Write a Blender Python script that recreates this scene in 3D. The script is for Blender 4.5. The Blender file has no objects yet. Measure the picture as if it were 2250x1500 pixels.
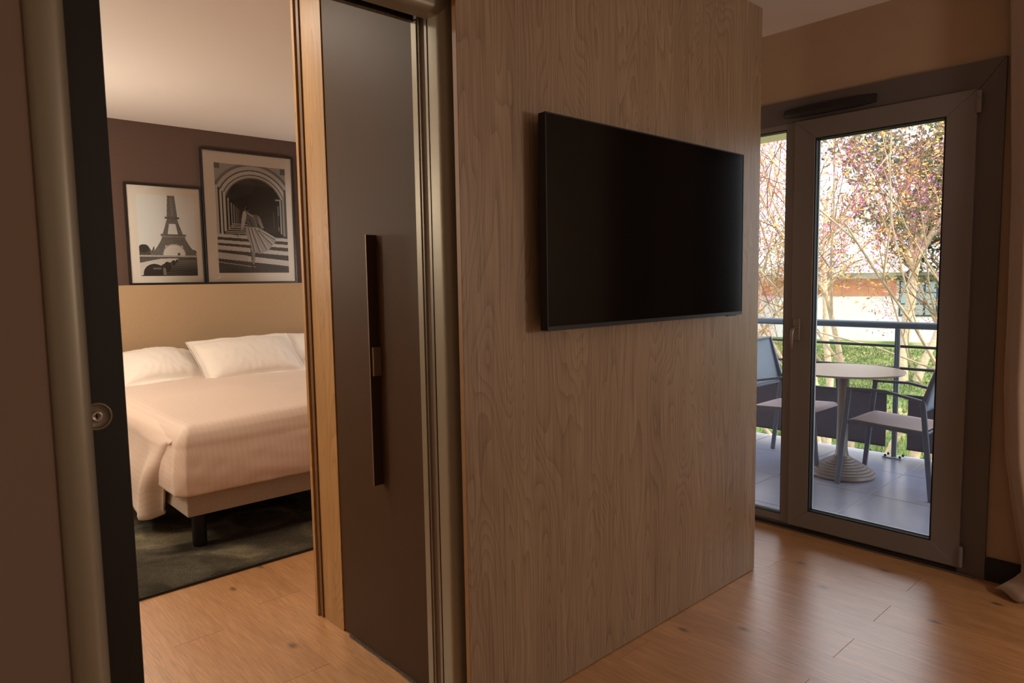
import bpy, bmesh, math, random
import numpy as np
from mathutils import Vector, Matrix, noise

S = bpy.context.scene
COL = S.collection
PI = math.pi

# ------------------------------------------------------------------ camera
cam_d = bpy.data.cameras.new('camera')
cam = bpy.data.objects.new('camera', cam_d)
COL.objects.link(cam)
S.camera = cam
f_px = 1508.0
cam_d.sensor_width = 36.0
cam_d.lens = 36.0 * f_px / 2250.0
d1 = np.array([1655, -160, f_px]); d2 = np.array([-1385, -110, f_px])
d1 = d1 / np.linalg.norm(d1); d2 = d2 / np.linalg.norm(d2)
zz = np.cross(d1, d2); zz /= np.linalg.norm(zz)
mm = d1 + d2; mm /= np.linalg.norm(mm); nn = np.cross(zz, mm)
RX = (mm - nn) / 2 ** .5; RY = (mm + nn) / 2 ** .5
R = np.array([RX, RY, zz])
M = Matrix.Identity(4)
for r in range(3):
    M[r][0] = R[r][0]; M[r][1] = -R[r][1]; M[r][2] = -R[r][2]
M[2][3] = 1.35
cam.matrix_world = M
cam_d.clip_start = 0.05; cam_d.clip_end = 300
cam_d.dof.use_dof = True
cam_d.dof.focus_distance = 3.6
cam_d.dof.aperture_fstop = 7.0

# ------------------------------------------------------------------ world, sun, lamps and added fill lights, exposure
w = bpy.data.worlds.new('sky'); S.world = w; w.use_nodes = True
nt = w.node_tree; nt.nodes.clear()
bg = nt.nodes.new('ShaderNodeBackground'); wo = nt.nodes.new('ShaderNodeOutputWorld')
bg.inputs[0].default_value = (0.88, 0.93, 1.0, 1); bg.inputs[1].default_value = 3.2
nt.links.new(bg.outputs[0], wo.inputs[0])

sd = bpy.data.lights.new('sun', 'SUN'); sun = bpy.data.objects.new('sun', sd); COL.objects.link(sun)
sd.energy = 5.0; sd.color = (1.0, 0.90, 0.74); sd.angle = math.radians(0.6)
sun.rotation_euler = Vector((0.03, 0.74, -0.67)).to_track_quat('-Z', 'Y').to_euler()

def area(name, loc, size, energy, color, aim=(0, 0, -1), shape='DISK', size_y=None, spread=180):
    l = bpy.data.lights.new(name, 'AREA'); o = bpy.data.objects.new(name, l); COL.objects.link(o)
    l.shape = shape; l.size = size; l.energy = energy; l.color = color
    if size_y: l.size_y = size_y
    l.spread = math.radians(spread)
    o.location = loc; o.rotation_euler = Vector(aim).to_track_quat('-Z', 'Y').to_euler()
    return o
WARM = (1.0, 0.66, 0.38)
WARM2 = (1.0, 0.90, 0.74)
def point(name, loc, energy, color, size=.12):
    l = bpy.data.lights.new(name, 'POINT'); o = bpy.data.objects.new(name, l); COL.objects.link(o)
    l.energy = energy; l.color = color; l.shadow_soft_size = size; o.location = loc; return o
point('floor_lamp_bedroom', (-.7, 4.1, 1.90), 62, WARM2, .16)
area('passage_fill', (.75, 2.95, 2.57), .30, 13, WARM2)  # added unseen light, brightens the bed foot and passage floor
point('unseen_bedside_light', (0.70, 4.85, 1.65), 30, WARM2, .12)  # unseen, set away from the wall to light the pictures too
point('living_fill', (2.5, -1.35, 1.5), 48, (1.0, .92, .81), .18)  # added fill behind the camera for panel, floor and window wall
point('corner_fill', (-.9, -1.6, 1.70), 2.5, WARM2, .16)  # weak added fill, out of view, no lamp known here
point('unseen_bedside_light', (3.36, 4.9, 1.50), 15, (1.0, .93, .86), .10)  # added unseen light to brighten the right-hand picture
S.view_settings.view_transform = 'Standard'
S.view_settings.look = 'None'
S.view_settings.exposure = 0.0
S.view_settings.gamma = 1.0
S.view_settings.use_curve_mapping = False

# ------------------------------------------------------------------ materials
def srgb(r, g, b):
    f = lambda c: ((c / 255) / 12.92 if c / 255 <= 0.04045 else (((c / 255) + 0.055) / 1.055) ** 2.4)
    return (f(r), f(g), f(b), 1)
def newmat(name):
    m = bpy.data.materials.new(name); m.use_nodes = True
    n = m.node_tree.nodes; n.clear()
    out = n.new('ShaderNodeOutputMaterial'); p = n.new('ShaderNodeBsdfPrincipled')
    m.node_tree.links.new(p.outputs[0], out.inputs[0])
    return m, m.node_tree, p, out
def pm(name, col, rough=0.5, metal=0.0, bump=0, bscale=200, var=0, vscale=8, spec=0.5, aniso=(1, 1, 1), trans=0, sheen=0):
    m, t, p, out = newmat(name)
    p.inputs['Base Color'].default_value = col
    p.inputs['Roughness'].default_value = rough
    p.inputs['Metallic'].default_value = metal
    p.inputs['Specular IOR Level'].default_value = spec
    if sheen: p.inputs['Sheen Weight'].default_value = sheen
    N, L = t.nodes, t.links
    if bump or var:
        tc = N.new('ShaderNodeTexCoord'); mp = N.new('ShaderNodeMapping'); mp.inputs['Scale'].default_value = aniso
        L.new(tc.outputs['Object'], mp.inputs[0])
    if var:
        nz = N.new('ShaderNodeTexNoise'); nz.inputs['Scale'].default_value = vscale; nz.inputs['Detail'].default_value = 6
        L.new(mp.outputs[0], nz.inputs[0])
        mr = N.new('ShaderNodeMapRange'); mr.inputs[1].default_value = .3; mr.inputs[2].default_value = .7
        mr.inputs[3].default_value = 1 - var; mr.inputs[4].default_value = 1 + var
        L.new(nz.outputs[0], mr.inputs[0])
        mx = N.new('ShaderNodeVectorMath'); mx.operation = 'SCALE'; mx.inputs[0].default_value = col[:3]
        L.new(mr.outputs[0], mx.inputs['Scale']); L.new(mx.outputs[0], p.inputs['Base Color'])
    if bump:
        nb = N.new('ShaderNodeTexNoise'); nb.inputs['Scale'].default_value = bscale; nb.inputs['Detail'].default_value = 4
        L.new(mp.outputs[0], nb.inputs[0])
        b = N.new('ShaderNodeBump'); b.inputs['Strength'].default_value = bump; b.inputs['Distance'].default_value = 0.002
        L.new(nb.outputs[0], b.inputs['Height']); L.new(b.outputs[0], p.inputs['Normal'])
    return m
def math_node(t, op, a, b=None, c=None):
    n = t.nodes.new('ShaderNodeMath'); n.operation = op
    for i, v in enumerate((a, b, c)):
        if v is None: continue
        if isinstance(v, (int, float)): n.inputs[i].default_value = v
        else: t.links.new(v, n.inputs[i])
    return n.outputs[0]

def veneer(name, c_lo, c_hi, axis_u='X', rough=0.45, fine=1.0):
    """vertical-grain wood veneer (grain along Z) with cathedral figures"""
    m, t, p, out = newmat(name); N, L = t.nodes, t.links
    tc = N.new('ShaderNodeTexCoord')
    sep = N.new('ShaderNodeSeparateXYZ'); L.new(tc.outputs['Object'], sep.inputs[0])
    u = math_node(t, 'ADD', sep.outputs[0], math_node(t, 'MULTIPLY', sep.outputs[1], 1.37))
    z = sep.outputs[2]
    # distorted coordinate -> growth rings
    cb = N.new('ShaderNodeCombineXYZ'); L.new(math_node(t, 'MULTIPLY', u, 3.4), cb.inputs[0]); L.new(math_node(t, 'MULTIPLY', z, 0.55), cb.inputs[1])
    n1 = N.new('ShaderNodeTexNoise'); n1.inputs['Scale'].default_value = 1.5; n1.inputs['Detail'].default_value = 1.5; n1.inputs['Distortion'].default_value = 0.6
    L.new(cb.outputs[0], n1.inputs[0])
    rings = math_node(t, 'FRACT', math_node(t, 'ADD', math_node(t, 'MULTIPLY', n1.outputs[0], 34.0), math_node(t, 'MULTIPLY', u, 14)))
    rs = math_node(t, 'POWER', rings, 3.0)
    # strong fine vertical fibre
    cb2 = N.new('ShaderNodeCombineXYZ'); L.new(math_node(t, 'MULTIPLY', u, 150 * fine), cb2.inputs[0]); L.new(math_node(t, 'MULTIPLY', z, 3.0), cb2.inputs[1])
    n2 = N.new('ShaderNodeTexNoise'); n2.inputs['Scale'].default_value = 1.0; n2.inputs['Detail'].default_value = 4
    L.new(cb2.outputs[0], n2.inputs[0])
    cb3 = N.new('ShaderNodeCombineXYZ'); L.new(math_node(t, 'MULTIPLY', u, 7), cb3.inputs[0]); L.new(math_node(t, 'MULTIPLY', z, 0.4), cb3.inputs[1])
    n3 = N.new('ShaderNodeTexNoise'); n3.inputs['Scale'].default_value = 1.0; n3.inputs['Detail'].default_value = 3
    L.new(cb3.outputs[0], n3.inputs[0])
    fac = math_node(t, 'ADD', math_node(t, 'MULTIPLY', n2.outputs[0], 0.75), math_node(t, 'MULTIPLY', n3.outputs[0], 0.45))
    fac = math_node(t, 'SUBTRACT', fac, math_node(t, 'MULTIPLY', rs, 0.22))
    mr = N.new('ShaderNodeMapRange'); mr.inputs[1].default_value = .25; mr.inputs[2].default_value = .85; L.new(fac, mr.inputs[0])
    mx = N.new('ShaderNodeMix'); mx.data_type = 'RGBA'; L.new(mr.outputs[0], mx.inputs['Factor'])
    mx.inputs['A'].default_value = c_lo; mx.inputs['B'].default_value = c_hi
    L.new(mx.outputs['Result'], p.inputs['Base Color'])
    b = N.new('ShaderNodeBump'); b.inputs['Strength'].default_value = .25; b.inputs['Distance'].default_value = .001
    L.new(fac, b.inputs['Height']); L.new(b.outputs[0], p.inputs['Normal'])
    p.inputs['Roughness'].default_value = rough; p.inputs['Specular IOR Level'].default_value = .4
    return m

def floor_oak():
    """planks run along local Y; per-plank offset and tone from the object's random number"""
    m, t, p, out = newmat('oak_floor'); N, L = t.nodes, t.links
    tc = N.new('ShaderNodeTexCoord'); oi = N.new('ShaderNodeObjectInfo')
    sep = N.new('ShaderNodeSeparateXYZ'); L.new(tc.outputs['Object'], sep.inputs[0])
    rnd = oi.outputs['Random']
    off = math_node(t, 'MULTIPLY', rnd, 57.0)
    x = sep.outputs[0]; y = math_node(t, 'ADD', sep.outputs[1], off)
    cb = N.new('ShaderNodeCombineXYZ'); L.new(math_node(t, 'MULTIPLY', x, 9), cb.inputs[0]); L.new(math_node(t, 'MULTIPLY', y, 1.1), cb.inputs[1]); L.new(off, cb.inputs[2])
    n1 = N.new('ShaderNodeTexNoise'); n1.inputs['Scale'].default_value = 1.0; n1.inputs['Detail'].default_value = 3; n1.inputs['Distortion'].default_value = 1.2
    L.new(cb.outputs[0], n1.inputs[0])
    cb2 = N.new('ShaderNodeCombineXYZ'); L.new(math_node(t, 'MULTIPLY', x, 190), cb2.inputs[0]); L.new(math_node(t, 'MULTIPLY', y, 9), cb2.inputs[1]); L.new(off, cb2.inputs[2])
    n2 = N.new('ShaderNodeTexNoise'); n2.inputs['Scale'].default_value = 1.0; n2.inputs['Detail'].default_value = 5
    L.new(cb2.outputs[0], n2.inputs[0])
    rings = math_node(t, 'PINGPONG', math_node(t, 'MULTIPLY', n1.outputs[0], 11.0), 0.5)
    # knots
    cb3 = N.new('ShaderNodeCombineXYZ'); L.new(math_node(t, 'MULTIPLY', x, 6.0), cb3.inputs[0]); L.new(math_node(t, 'MULTIPLY', y, 3.4), cb3.inputs[1]); L.new(off, cb3.inputs[2])
    vo = N.new('ShaderNodeTexVoronoi'); vo.inputs['Scale'].default_value = 1.0; vo.voronoi_dimensions = '2D'; L.new(cb3.outputs[0], vo.inputs[0])
    kn = N.new('ShaderNodeMapRange'); kn.interpolation_type = 'SMOOTHSTEP'
    kn.inputs[1].default_value = 0.01; kn.inputs[2].default_value = 0.13; kn.inputs[3].default_value = 1; kn.inputs[4].default_value = 0
    L.new(vo.outputs['Distance'], kn.inputs[0])
    vs = N.new('ShaderNodeSeparateColor'); L.new(vo.outputs['Color'], vs.inputs[0])
    knot = math_node(t, 'MULTIPLY', kn.outputs[0], math_node(t, 'GREATER_THAN', vs.outputs[0], 0.80))
    fac = math_node(t, 'ADD', math_node(t, 'MULTIPLY', n1.outputs[0], .35), math_node(t, 'ADD', math_node(t, 'MULTIPLY', n2.outputs[0], .68), math_node(t, 'MULTIPLY', rings, .16)))
    mr = N.new('ShaderNodeMapRange'); mr.inputs[1].default_value = .32; mr.inputs[2].default_value = .75; L.new(fac, mr.inputs[0])
    mx = N.new('ShaderNodeMix'); mx.data_type = 'RGBA'; L.new(mr.outputs[0], mx.inputs['Factor'])
    mx.inputs['A'].default_value = FLOOR_LO; mx.inputs['B'].default_value = FLOOR_HI
    tone = N.new('ShaderNodeMapRange'); tone.inputs[3].default_value = .93; tone.inputs[4].default_value = 1.05; L.new(rnd, tone.inputs[0])
    sc = N.new('ShaderNodeVectorMath'); sc.operation = 'SCALE'; L.new(mx.outputs['Result'], sc.inputs[0]); L.new(tone.outputs[0], sc.inputs['Scale'])
    mk = N.new('ShaderNodeMix'); mk.data_type = 'RGBA'; L.new(math_node(t, 'MULTIPLY', knot, .8), mk.inputs['Factor'])
    L.new(sc.outputs[0], mk.inputs['A']); mk.inputs['B'].default_value = (0.06, 0.035, 0.02, 1)
    L.new(mk.outputs['Result'], p.inputs['Base Color'])
    b = N.new('ShaderNodeBump'); b.inputs['Strength'].default_value = .22; b.inputs['Distance'].default_value = .001
    L.new(n2.outputs[0], b.inputs['Height']); L.new(b.outputs[0], p.inputs['Normal'])
    p.inputs['Roughness'].default_value = 0.34; p.inputs['Specular IOR Level'].default_value = 1.0; p.inputs['Coat Weight'].default_value = 1.0; p.inputs['Coat IOR'].default_value = 1.8; p.inputs['Coat Roughness'].default_value = .32
    return m
FLOOR_LO = srgb(164, 112, 68); FLOOR_HI = srgb(224, 168, 112)

def fabric(name, col, rough=.9, scale=900, strength=.35, var=.12, sheen=.1):
    m, t, p, out = newmat(name); N, L = t.nodes, t.links
    tc = N.new('ShaderNodeTexCoord')
    def thread(sx, sy, sz):
        mp = N.new('ShaderNodeMapping'); mp.inputs['Scale'].default_value = (sx, sy, sz); L.new(tc.outputs['Object'], mp.inputs[0])
        n = N.new('ShaderNodeTexNoise'); n.inputs['Scale'].default_value = 1; n.inputs['Detail'].default_value = 3; L.new(mp.outputs[0], n.inputs[0]); return n.outputs[0]
    a = thread(scale * .12, scale * .12, scale); b_ = thread(scale, scale, scale * .12)
    h = math_node(t, 'ADD', a, b_)
    mr = N.new('ShaderNodeMapRange'); mr.inputs[1].default_value = .7; mr.inputs[2].default_value = 1.3; mr.inputs[3].default_value = 1 - var; mr.inputs[4].default_value = 1 + var; L.new(h, mr.inputs[0])
    sc = N.new('ShaderNodeVectorMath'); sc.operation = 'SCALE'; sc.inputs[0].default_value = col[:3]; L.new(mr.outputs[0], sc.inputs['Scale'])
    L.new(sc.outputs[0], p.inputs['Base Color'])
    b = N.new('ShaderNodeBump'); b.inputs['Strength'].default_value = strength; b.inputs['Distance'].default_value = .0015
    L.new(h, b.inputs['Height']); L.new(b.outputs[0], p.inputs['Normal'])
    p.inputs['Roughness'].default_value = rough; p.inputs['Specular IOR Level'].default_value = .2
    p.inputs['Sheen Weight'].default_value = sheen
    return m

def satin_stripe(name, col):
    m, t, p, out = newmat(name); N, L = t.nodes, t.links
    uv = N.new('ShaderNodeUVMap'); uv.uv_map = 'cloth'
    sep = N.new('ShaderNodeSeparateXYZ'); L.new(uv.outputs[0], sep.inputs[0])
    st = math_node(t, 'FRACT', math_node(t, 'MULTIPLY', sep.outputs[0], 34.0))
    sm = N.new('ShaderNodeMapRange'); sm.interpolation_type = 'SMOOTHSTEP'; sm.inputs[1].default_value = .0; sm.inputs[2].default_value = .16
    L.new(math_node(t, 'ABSOLUTE', math_node(t, 'SUBTRACT', st, .5)), sm.inputs[0])
    on = math_node(t, 'GREATER_THAN', math_node(t, 'ABSOLUTE', math_node(t, 'SUBTRACT', st, .5)), .25)
    mx = N.new('ShaderNodeMix'); mx.data_type = 'RGBA'; L.new(on, mx.inputs['Factor'])
    mx.inputs['A'].default_value = col; mx.inputs['B'].default_value = (col[0] * .965, col[1] * .965, col[2] * .965, 1)
    L.new(mx.outputs['Result'], p.inputs['Base Color'])
    rr = N.new('ShaderNodeMapRange'); rr.inputs[3].default_value = .48; rr.inputs[4].default_value = .60; L.new(on, rr.inputs[0]); L.new(rr.outputs[0], p.inputs['Roughness'])
    p.inputs['Specular IOR Level'].default_value = .35; p.inputs['Sheen Weight'].default_value = .15
    return m

def glass_mat(name, tint=(.97, .98, .98, 1), ior=1.5, wave=0):
    m = bpy.data.materials.new(name); m.use_nodes = True; t = m.node_tree; N, L = t.nodes, t.links; N.clear()
    out = N.new('ShaderNodeOutputMaterial'); mix = N.new('ShaderNodeMixShader'); fr = N.new('ShaderNodeFresnel'); fr.inputs[0].default_value = ior
    tr = N.new('ShaderNodeBsdfTransparent'); tr.inputs[0].default_value = tint
    gl = N.new('ShaderNodeBsdfGlossy'); gl.inputs['Roughness'].default_value = 0.005
    if wave:
        tc = N.new('ShaderNodeTexCoord'); nz = N.new('ShaderNodeTexNoise'); nz.inputs['Scale'].default_value = 5; nz.inputs['Detail'].default_value = 0
        L.new(tc.outputs['Object'], nz.inputs[0]); b = N.new('ShaderNodeBump'); b.inputs['Strength'].default_value = wave; b.inputs['Distance'].default_value = .02
        L.new(nz.outputs[0], b.inputs['Height']); L.new(b.outputs[0], gl.inputs['Normal'])
    L.new(fr.outputs[0], mix.inputs[0]); L.new(tr.outputs[0], mix.inputs[1]); L.new(gl.outputs[0], mix.inputs[2]); L.new(mix.outputs[0], out.inputs[0])
    return m

def print_mat(name):
    m, t, p, out = newmat(name)
    a = t.nodes.new('ShaderNodeAttribute'); a.attribute_name = 'ink'
    t.links.new(a.outputs['Color'], p.inputs['Base Color']); p.inputs['Roughness'].default_value = .6
    return m

MW = dict(
    wall=pm('painted_wall', srgb(178, 150, 124), .85, bump=.25, bscale=350, var=.03),
    wall_pale=pm('pale_wall_paint', srgb(204, 194, 180), .85, bump=.25, bscale=350),
    wall_taupe=pm('taupe_paint', srgb(130, 107, 92), .85, bump=.2, bscale=350),
    ceiling=pm('ceiling_paint', srgb(222, 210, 202), .9, bump=.1, bscale=300),
    wallpaper=fabric('brown_wallpaper', srgb(90, 70, 61), .85, 500, .3, .08, 0),
    veneer=veneer('panel_veneer', srgb(119, 96, 76), srgb(172, 145, 119), rough=.42),
    veneer_edge=pm('veneer_edge', srgb(150, 108, 66), .5, var=.05, vscale=40),
    veneer_orange=veneer('wardrobe_veneer', srgb(146, 106, 62), srgb(196, 150, 96), rough=.5, fine=1.3),
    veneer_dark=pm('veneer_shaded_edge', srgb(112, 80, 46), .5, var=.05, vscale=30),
    bronze=pm('bronze_laminate', srgb(74, 52, 34), .55, .0, bump=.05, bscale=500, var=.03, spec=.16),
    bronze_dark=pm('bronze_metal', srgb(92, 72, 58), .35, .7),
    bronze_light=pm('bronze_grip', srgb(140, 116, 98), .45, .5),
    alu=pm('satin_aluminium', srgb(142, 131, 112), .40, .35),
    alu_dark=pm('dark_aluminium', srgb(120, 108, 94), .4, .6),
    black=pm('black_void', srgb(12, 11, 10), .8),
    wenge=veneer('wenge', srgb(18, 11, 8), srgb(28, 18, 13), rough=.55),
    steel=pm('brushed_steel', srgb(170, 155, 145), .3, .9),
    floor=floor_oak(),
    subfloor=pm('subfloor', srgb(60, 42, 28), .9),
    frame_shaded=pm('shaded_frame_aluminium', srgb(104, 97, 94), .45, .2, bump=.08, bscale=900),  # same metal as the sash, its shade put into a darker colour
    frame=pm('grey_brown_aluminium', srgb(130, 122, 120), .42, .25, bump=.08, bscale=900),
    gasket=pm('rubber_gasket', srgb(22, 20, 22), .6),
    glass=glass_mat('window_glass'),
    acrylic=glass_mat('picture_acrylic', (1, 1, 1, 1), 1.35, .35),
    handle=pm('window_handle', srgb(150, 142, 136), .35, .6),
    vent=pm('vent_plastic', srgb(34, 30, 32), .5),
    base=pm('baseboard', srgb(30, 28, 28), .6),
    curtain=fabric('curtain_cloth', srgb(176, 152, 134), .85, 1100, .3, .10, .2),
    bed=fabric('bed_base_cloth', srgb(186, 166, 148), .95, 700, .6, .22, .1),
    headboard=fabric('headboard_cloth', srgb(172, 142, 110), .95, 700, .5, .14, .1),
    duvet=satin_stripe('duvet_satin', srgb(226, 200, 182)),
    pillow=pm('pillow_cotton', srgb(232, 220, 208), .7, bump=.05, bscale=300, sheen=.2),
    black_metal=pm('black_metal', srgb(24, 22, 24), .35, .3),
    picframe=pm('black_frame', srgb(22, 18, 16), .4),
    mat=pm('picture_mat', srgb(244, 234, 222), .9),
    ink=print_mat('print_ink'),
    tvbody=pm('television_plastic', srgb(20, 19, 20), .35),
    tvscreen=pm('television_screen', srgb(6, 5, 5), .13, spec=.22),
    tile=pm('balcony_tile', srgb(150, 155, 184), .24, var=.10, vscale=3, spec=1.0),
    grout=pm('grout', srgb(196, 196, 200), .8),
    rail=pm('blue_grey_rail', srgb(92, 108, 132), .4, .2),
    raildark=pm('dark_rail', srgb(66, 72, 88), .45, .2),
    screen=pm('grey_screen_panel', srgb(98, 96, 112), .7, var=.04, vscale=30),
    galv=pm('galvanised', srgb(176, 184, 190), .5, .5),
    soffit=pm('soffit_paint', srgb(238, 222, 188), .9),
    render=pm('white_render', srgb(236, 230, 226), .9, var=.04, vscale=2),
    orange=pm('orange_brick', srgb(212, 146, 110), .9, var=.15, vscale=2),
    roofw=pm('pale_roof', srgb(214, 214, 216), .7),
    winglass=pm('far_window_glass', srgb(150, 172, 170), .15, .2),
    windark=pm('far_window_dark', srgb(52, 60, 76), .4),
    sling=pm('textilene_sling', srgb(160, 142, 148), .6, bump=.3, bscale=900),
    slingback=pm('textilene_back', srgb(140, 154, 176), .6, bump=.3, bscale=900),
    chairmetal=pm('chair_frame_metal', srgb(112, 122, 142), .32, .4),
    tabletop=pm('table_laminate', srgb(176, 156, 142), .3, var=.04, vscale=20),
    pedestal=pm('pedestal_paint', srgb(140, 130, 130), .4, .2),
)

# ------------------------------------------------------------------ mesh helpers
def root_loc(o):
    while o.parent: o = o.parent
    return o.location.copy()
def finish(name, me, m, parent=None, smooth=False, local=False):
    o = bpy.data.objects.new(name, me); COL.objects.link(o)
    if m is not None:
        for mm_ in (m if isinstance(m, (list, tuple)) else [m]): me.materials.append(mm_)
    if parent:
        o.parent = parent
        if not local:
            L = root_loc(parent)
            me.transform(Matrix.Translation(-L))
    if smooth:
        for p in me.polygons: p.use_smooth = True
    return o
def obj(name, bm, m, parent=None, smooth=False, local=False):
    me = bpy.data.meshes.new(name); bmesh.ops.recalc_face_normals(bm, faces=bm.faces); bm.to_mesh(me); bm.free()
    return finish(name, me, m, parent, smooth, local)
def pyobj(name, v, f, m, parent=None, smooth=False, local=False, uv=None):
    me = bpy.data.meshes.new(name); me.from_pydata([tuple(map(float, q)) for q in v], [], f); me.update()
    if uv is not None:
        l = me.uv_layers.new(name='cloth')
        for lp in me.loops: l.data[lp.index].uv = uv[lp.vertex_index]
    return finish(name, me, m, parent, smooth, local)
def box(bm, x0, x1, y0, y1, z0, z1, bev=0, seg=2):
    v = [bm.verts.new((x, y, z)) for x in (x0, x1) for y in (y0, y1) for z in (z0, z1)]
    fs = [bm.faces.new([v[i] for i in q]) for q in ((0, 1, 3, 2), (4, 6, 7, 5), (0, 4, 5, 1), (2, 3, 7, 6), (0, 2, 6, 4), (1, 5, 7, 3))]
    if bev:
        es = set(e for f_ in fs for e in f_.edges)
        bmesh.ops.bevel(bm, geom=list(es), offset=bev, segments=seg, affect='EDGES', profile=.5)
    return bm
def bx(*a, **k): return box(bmesh.new(), *a, **k)
def beam(bm, p0, p1, w_, t_, up=(1, 0, 0), bev=0.002):
    """rectangular bar: width w_ along `up`, thickness t_ across"""
    p0, p1 = Vector(p0), Vector(p1); d = (p1 - p0); L = d.length; d.normalize()
    u = Vector(up); u = (u - d * u.dot(d)).normalized(); n = d.cross(u)
    tmp = bmesh.new(); box(tmp, -w_ / 2, w_ / 2, -t_ / 2, t_ / 2, 0, L, bev, 1)
    Mx = Matrix((u, n, d)).transposed().to_4x4(); Mx.translation = p0
    bmesh.ops.transform(tmp, matrix=Mx, verts=tmp.verts)
    me = bpy.data.meshes.new('t'); tmp.to_mesh(me); tmp.free(); bm.from_mesh(me); bpy.data.meshes.remove(me)
    return bm
def lathe(bm, cx, cy, prof, n=32):
    rings = []
    for r, z in prof:
        rings.append([bm.verts.new((cx + r * math.cos(2 * PI * k / n), cy + r * math.sin(2 * PI * k / n), z)) for k in range(n)])
    for a, b in zip(rings[:-1], rings[1:]):
        for k in range(n): bm.faces.new((a[k], a[(k + 1) % n], b[(k + 1) % n], b[k]))
    bm.faces.new(rings[0][::-1]); bm.faces.new(rings[-1])
    return bm
def tube(bm, pts, rad, n=10, caps=True):
    pts = [Vector(p) for p in pts]
    if not isinstance(rad, (list, tuple)): rad = [rad] * len(pts)
    rings = []; up = None
    for i, p in enumerate(pts):
        d = (pts[min(i + 1, len(pts) - 1)] - pts[max(i - 1, 0)]).normalized()
        if up is None: up = Vector((0, 0, 1)) if abs(d.z) < .9 else Vector((1, 0, 0))
        u = (up - d * up.dot(d)).normalized(); up = u; v = d.cross(u)
        rings.append([bm.verts.new(p + (u * math.cos(2 * PI * k / n) + v * math.sin(2 * PI * k / n)) * rad[i]) for k in range(n)])
    for a, b in zip(rings[:-1], rings[1:]):
        for k in range(n): bm.faces.new((a[k], a[(k + 1) % n], b[(k + 1) % n], b[k]))
    if caps: bm.faces.new(rings[0][::-1]); bm.faces.new(rings[-1])
    return bm
def prism_z(bm, prof, z0, z1):
    """closed polygon (x,y) extruded in z"""
    a = [bm.verts.new((x, y, z0)) for x, y in prof]; b = [bm.verts.new((x, y, z1)) for x, y in prof]; n = len(prof)
    for k in range(n): bm.faces.new((a[k], a[(k + 1) % n], b[(k + 1) % n], b[k]))
    bm.faces.new(a[::-1]); bm.faces.new(b)
    return bm
def empty(name, loc=(0, 0, 0), label=None, cat=None, group=None, kind=None, rz=0):
    o = bpy.data.objects.new(name, None); COL.objects.link(o); o.location = loc; o.rotation_euler = (0, 0, rz); o.empty_display_size = .1
    tag(o, label, cat, group, kind); return o
def tag(o, label=None, cat=None, group=None, kind=None):
    if label: o['label'] = label
    if cat: o['category'] = cat
    if group: o['group'] = group
    if kind: o['kind'] = kind
    return o
def struct(name, bm, m, smooth=False):
    o = obj(name, bm, m, smooth=smooth); o['kind'] = 'structure'; return o
def bool_cut(): pass

XW = 3.514      # inner face of window wall
YP = 1.527      # front of veneer panel
YB = 5.86       # bed wall
ZC = 2.606
XL = -1.6
YN = -2.6
# ------------------------------------------------------------------ room shell
floor = struct('floor', bx(XL - .2, XW + .06, YN - .2, YB + .2, -.12, -.008), MW['subfloor'])
PW, PL = .187, 1.22
rng = random.Random(5)
plank_mesh = {}
def plank(x0, x1, y0, y1):
    key = (round(x1 - x0, 4), round(y1 - y0, 4))
    if key not in plank_mesh:
        b = bx(0, x1 - x0 - .0002, 0, y1 - y0 - .0014, -.008, 0, bev=.00025, seg=1)
        me = bpy.data.meshes.new('plank'); b.to_mesh(me); b.free(); me.materials.append(MW['floor']); plank_mesh[key] = me
    o = bpy.data.objects.new('plank', plank_mesh[key]); COL.objects.link(o); o.parent = floor; o.location = (x0, y0, 0)
for k in range(-21, 7):
    x0 = 2.21 + k * PW; x1 = min(x0 + PW, XW - .004)
    if x1 - x0 < .02: continue
    even = k in (3, 5, 1) or (k % 2 == 1)
    off = .963 if even else .963 + .61 + .1 * math.sin(k * 7.3)
    y = off - 4 * PL
    while y < YB:
        a, b = max(y, YN), min(y + PL, YB)
        if b - a > .05: plank(x0, x1, a, b)
        y += PL

struct('ceiling', bx(XL - .2, XW + .24, YN - .2, YB + .2, ZC, ZC + .15), MW['ceiling'])
struct('wall_back', bx(XL - .2, XW + .24, YB, YB + .2, -.1, ZC), MW['wallpaper'])
struct('wall_left', bx(XL - .2, XL, YN - .2, YB, 0, ZC), MW['wall_pale'])
struct('wall_front', bx(XL, XW + .24, YN - .2, YN, 0, ZC), MW['wall_pale'])
# window wall with the french door opening and the bedroom window opening
DY0, DY1, DZ = .765, 2.60, 2.245
WY0, WY1 = 4.0, 5.35
b = bmesh.new()
box(b, XW, XW + .24, YN, DY0, -.1, ZC)
box(b, XW, XW + .24, DY1, WY0, -.1, ZC)
box(b, XW, XW + .24, WY1, YB, -.1, ZC)
box(b, XW, XW + .24, DY0, DY1, DZ, ZC)
box(b, XW, XW + .24, WY0, WY1, DZ, ZC)
struct('wall_right', b, MW['wall'])
struct('baseboard_right', bx(XW - .012, XW, YN, DY0 - .004, 0, .105, bev=.002), MW['base'])
struct('baseboard_back', bx(XL, 1.2, YB - .012, YB, 0, .1, bev=.002), MW['base'])

# partition between the rooms (front and back skins round a door pocket)
OX0, OX1 = .30, 1.20     # clear opening
HZ = 2.095
wall_rest = MW['wall']
b = bmesh.new()
box(b, XL, .262, 1.600, 1.648, 0, ZC)
box(b, XL, .262, 1.705, 1.753, 0, ZC)
box(b, .262, 1.25, 1.600, 1.648, HZ + .055, ZC)
box(b, .262, 1.25, 1.705, 1.753, HZ + .055, ZC)
box(b, 1.25, 2.70, 1.600, 1.753, 0, ZC)
struct('wall_middle', b, MW['wall_taupe'])

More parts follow.
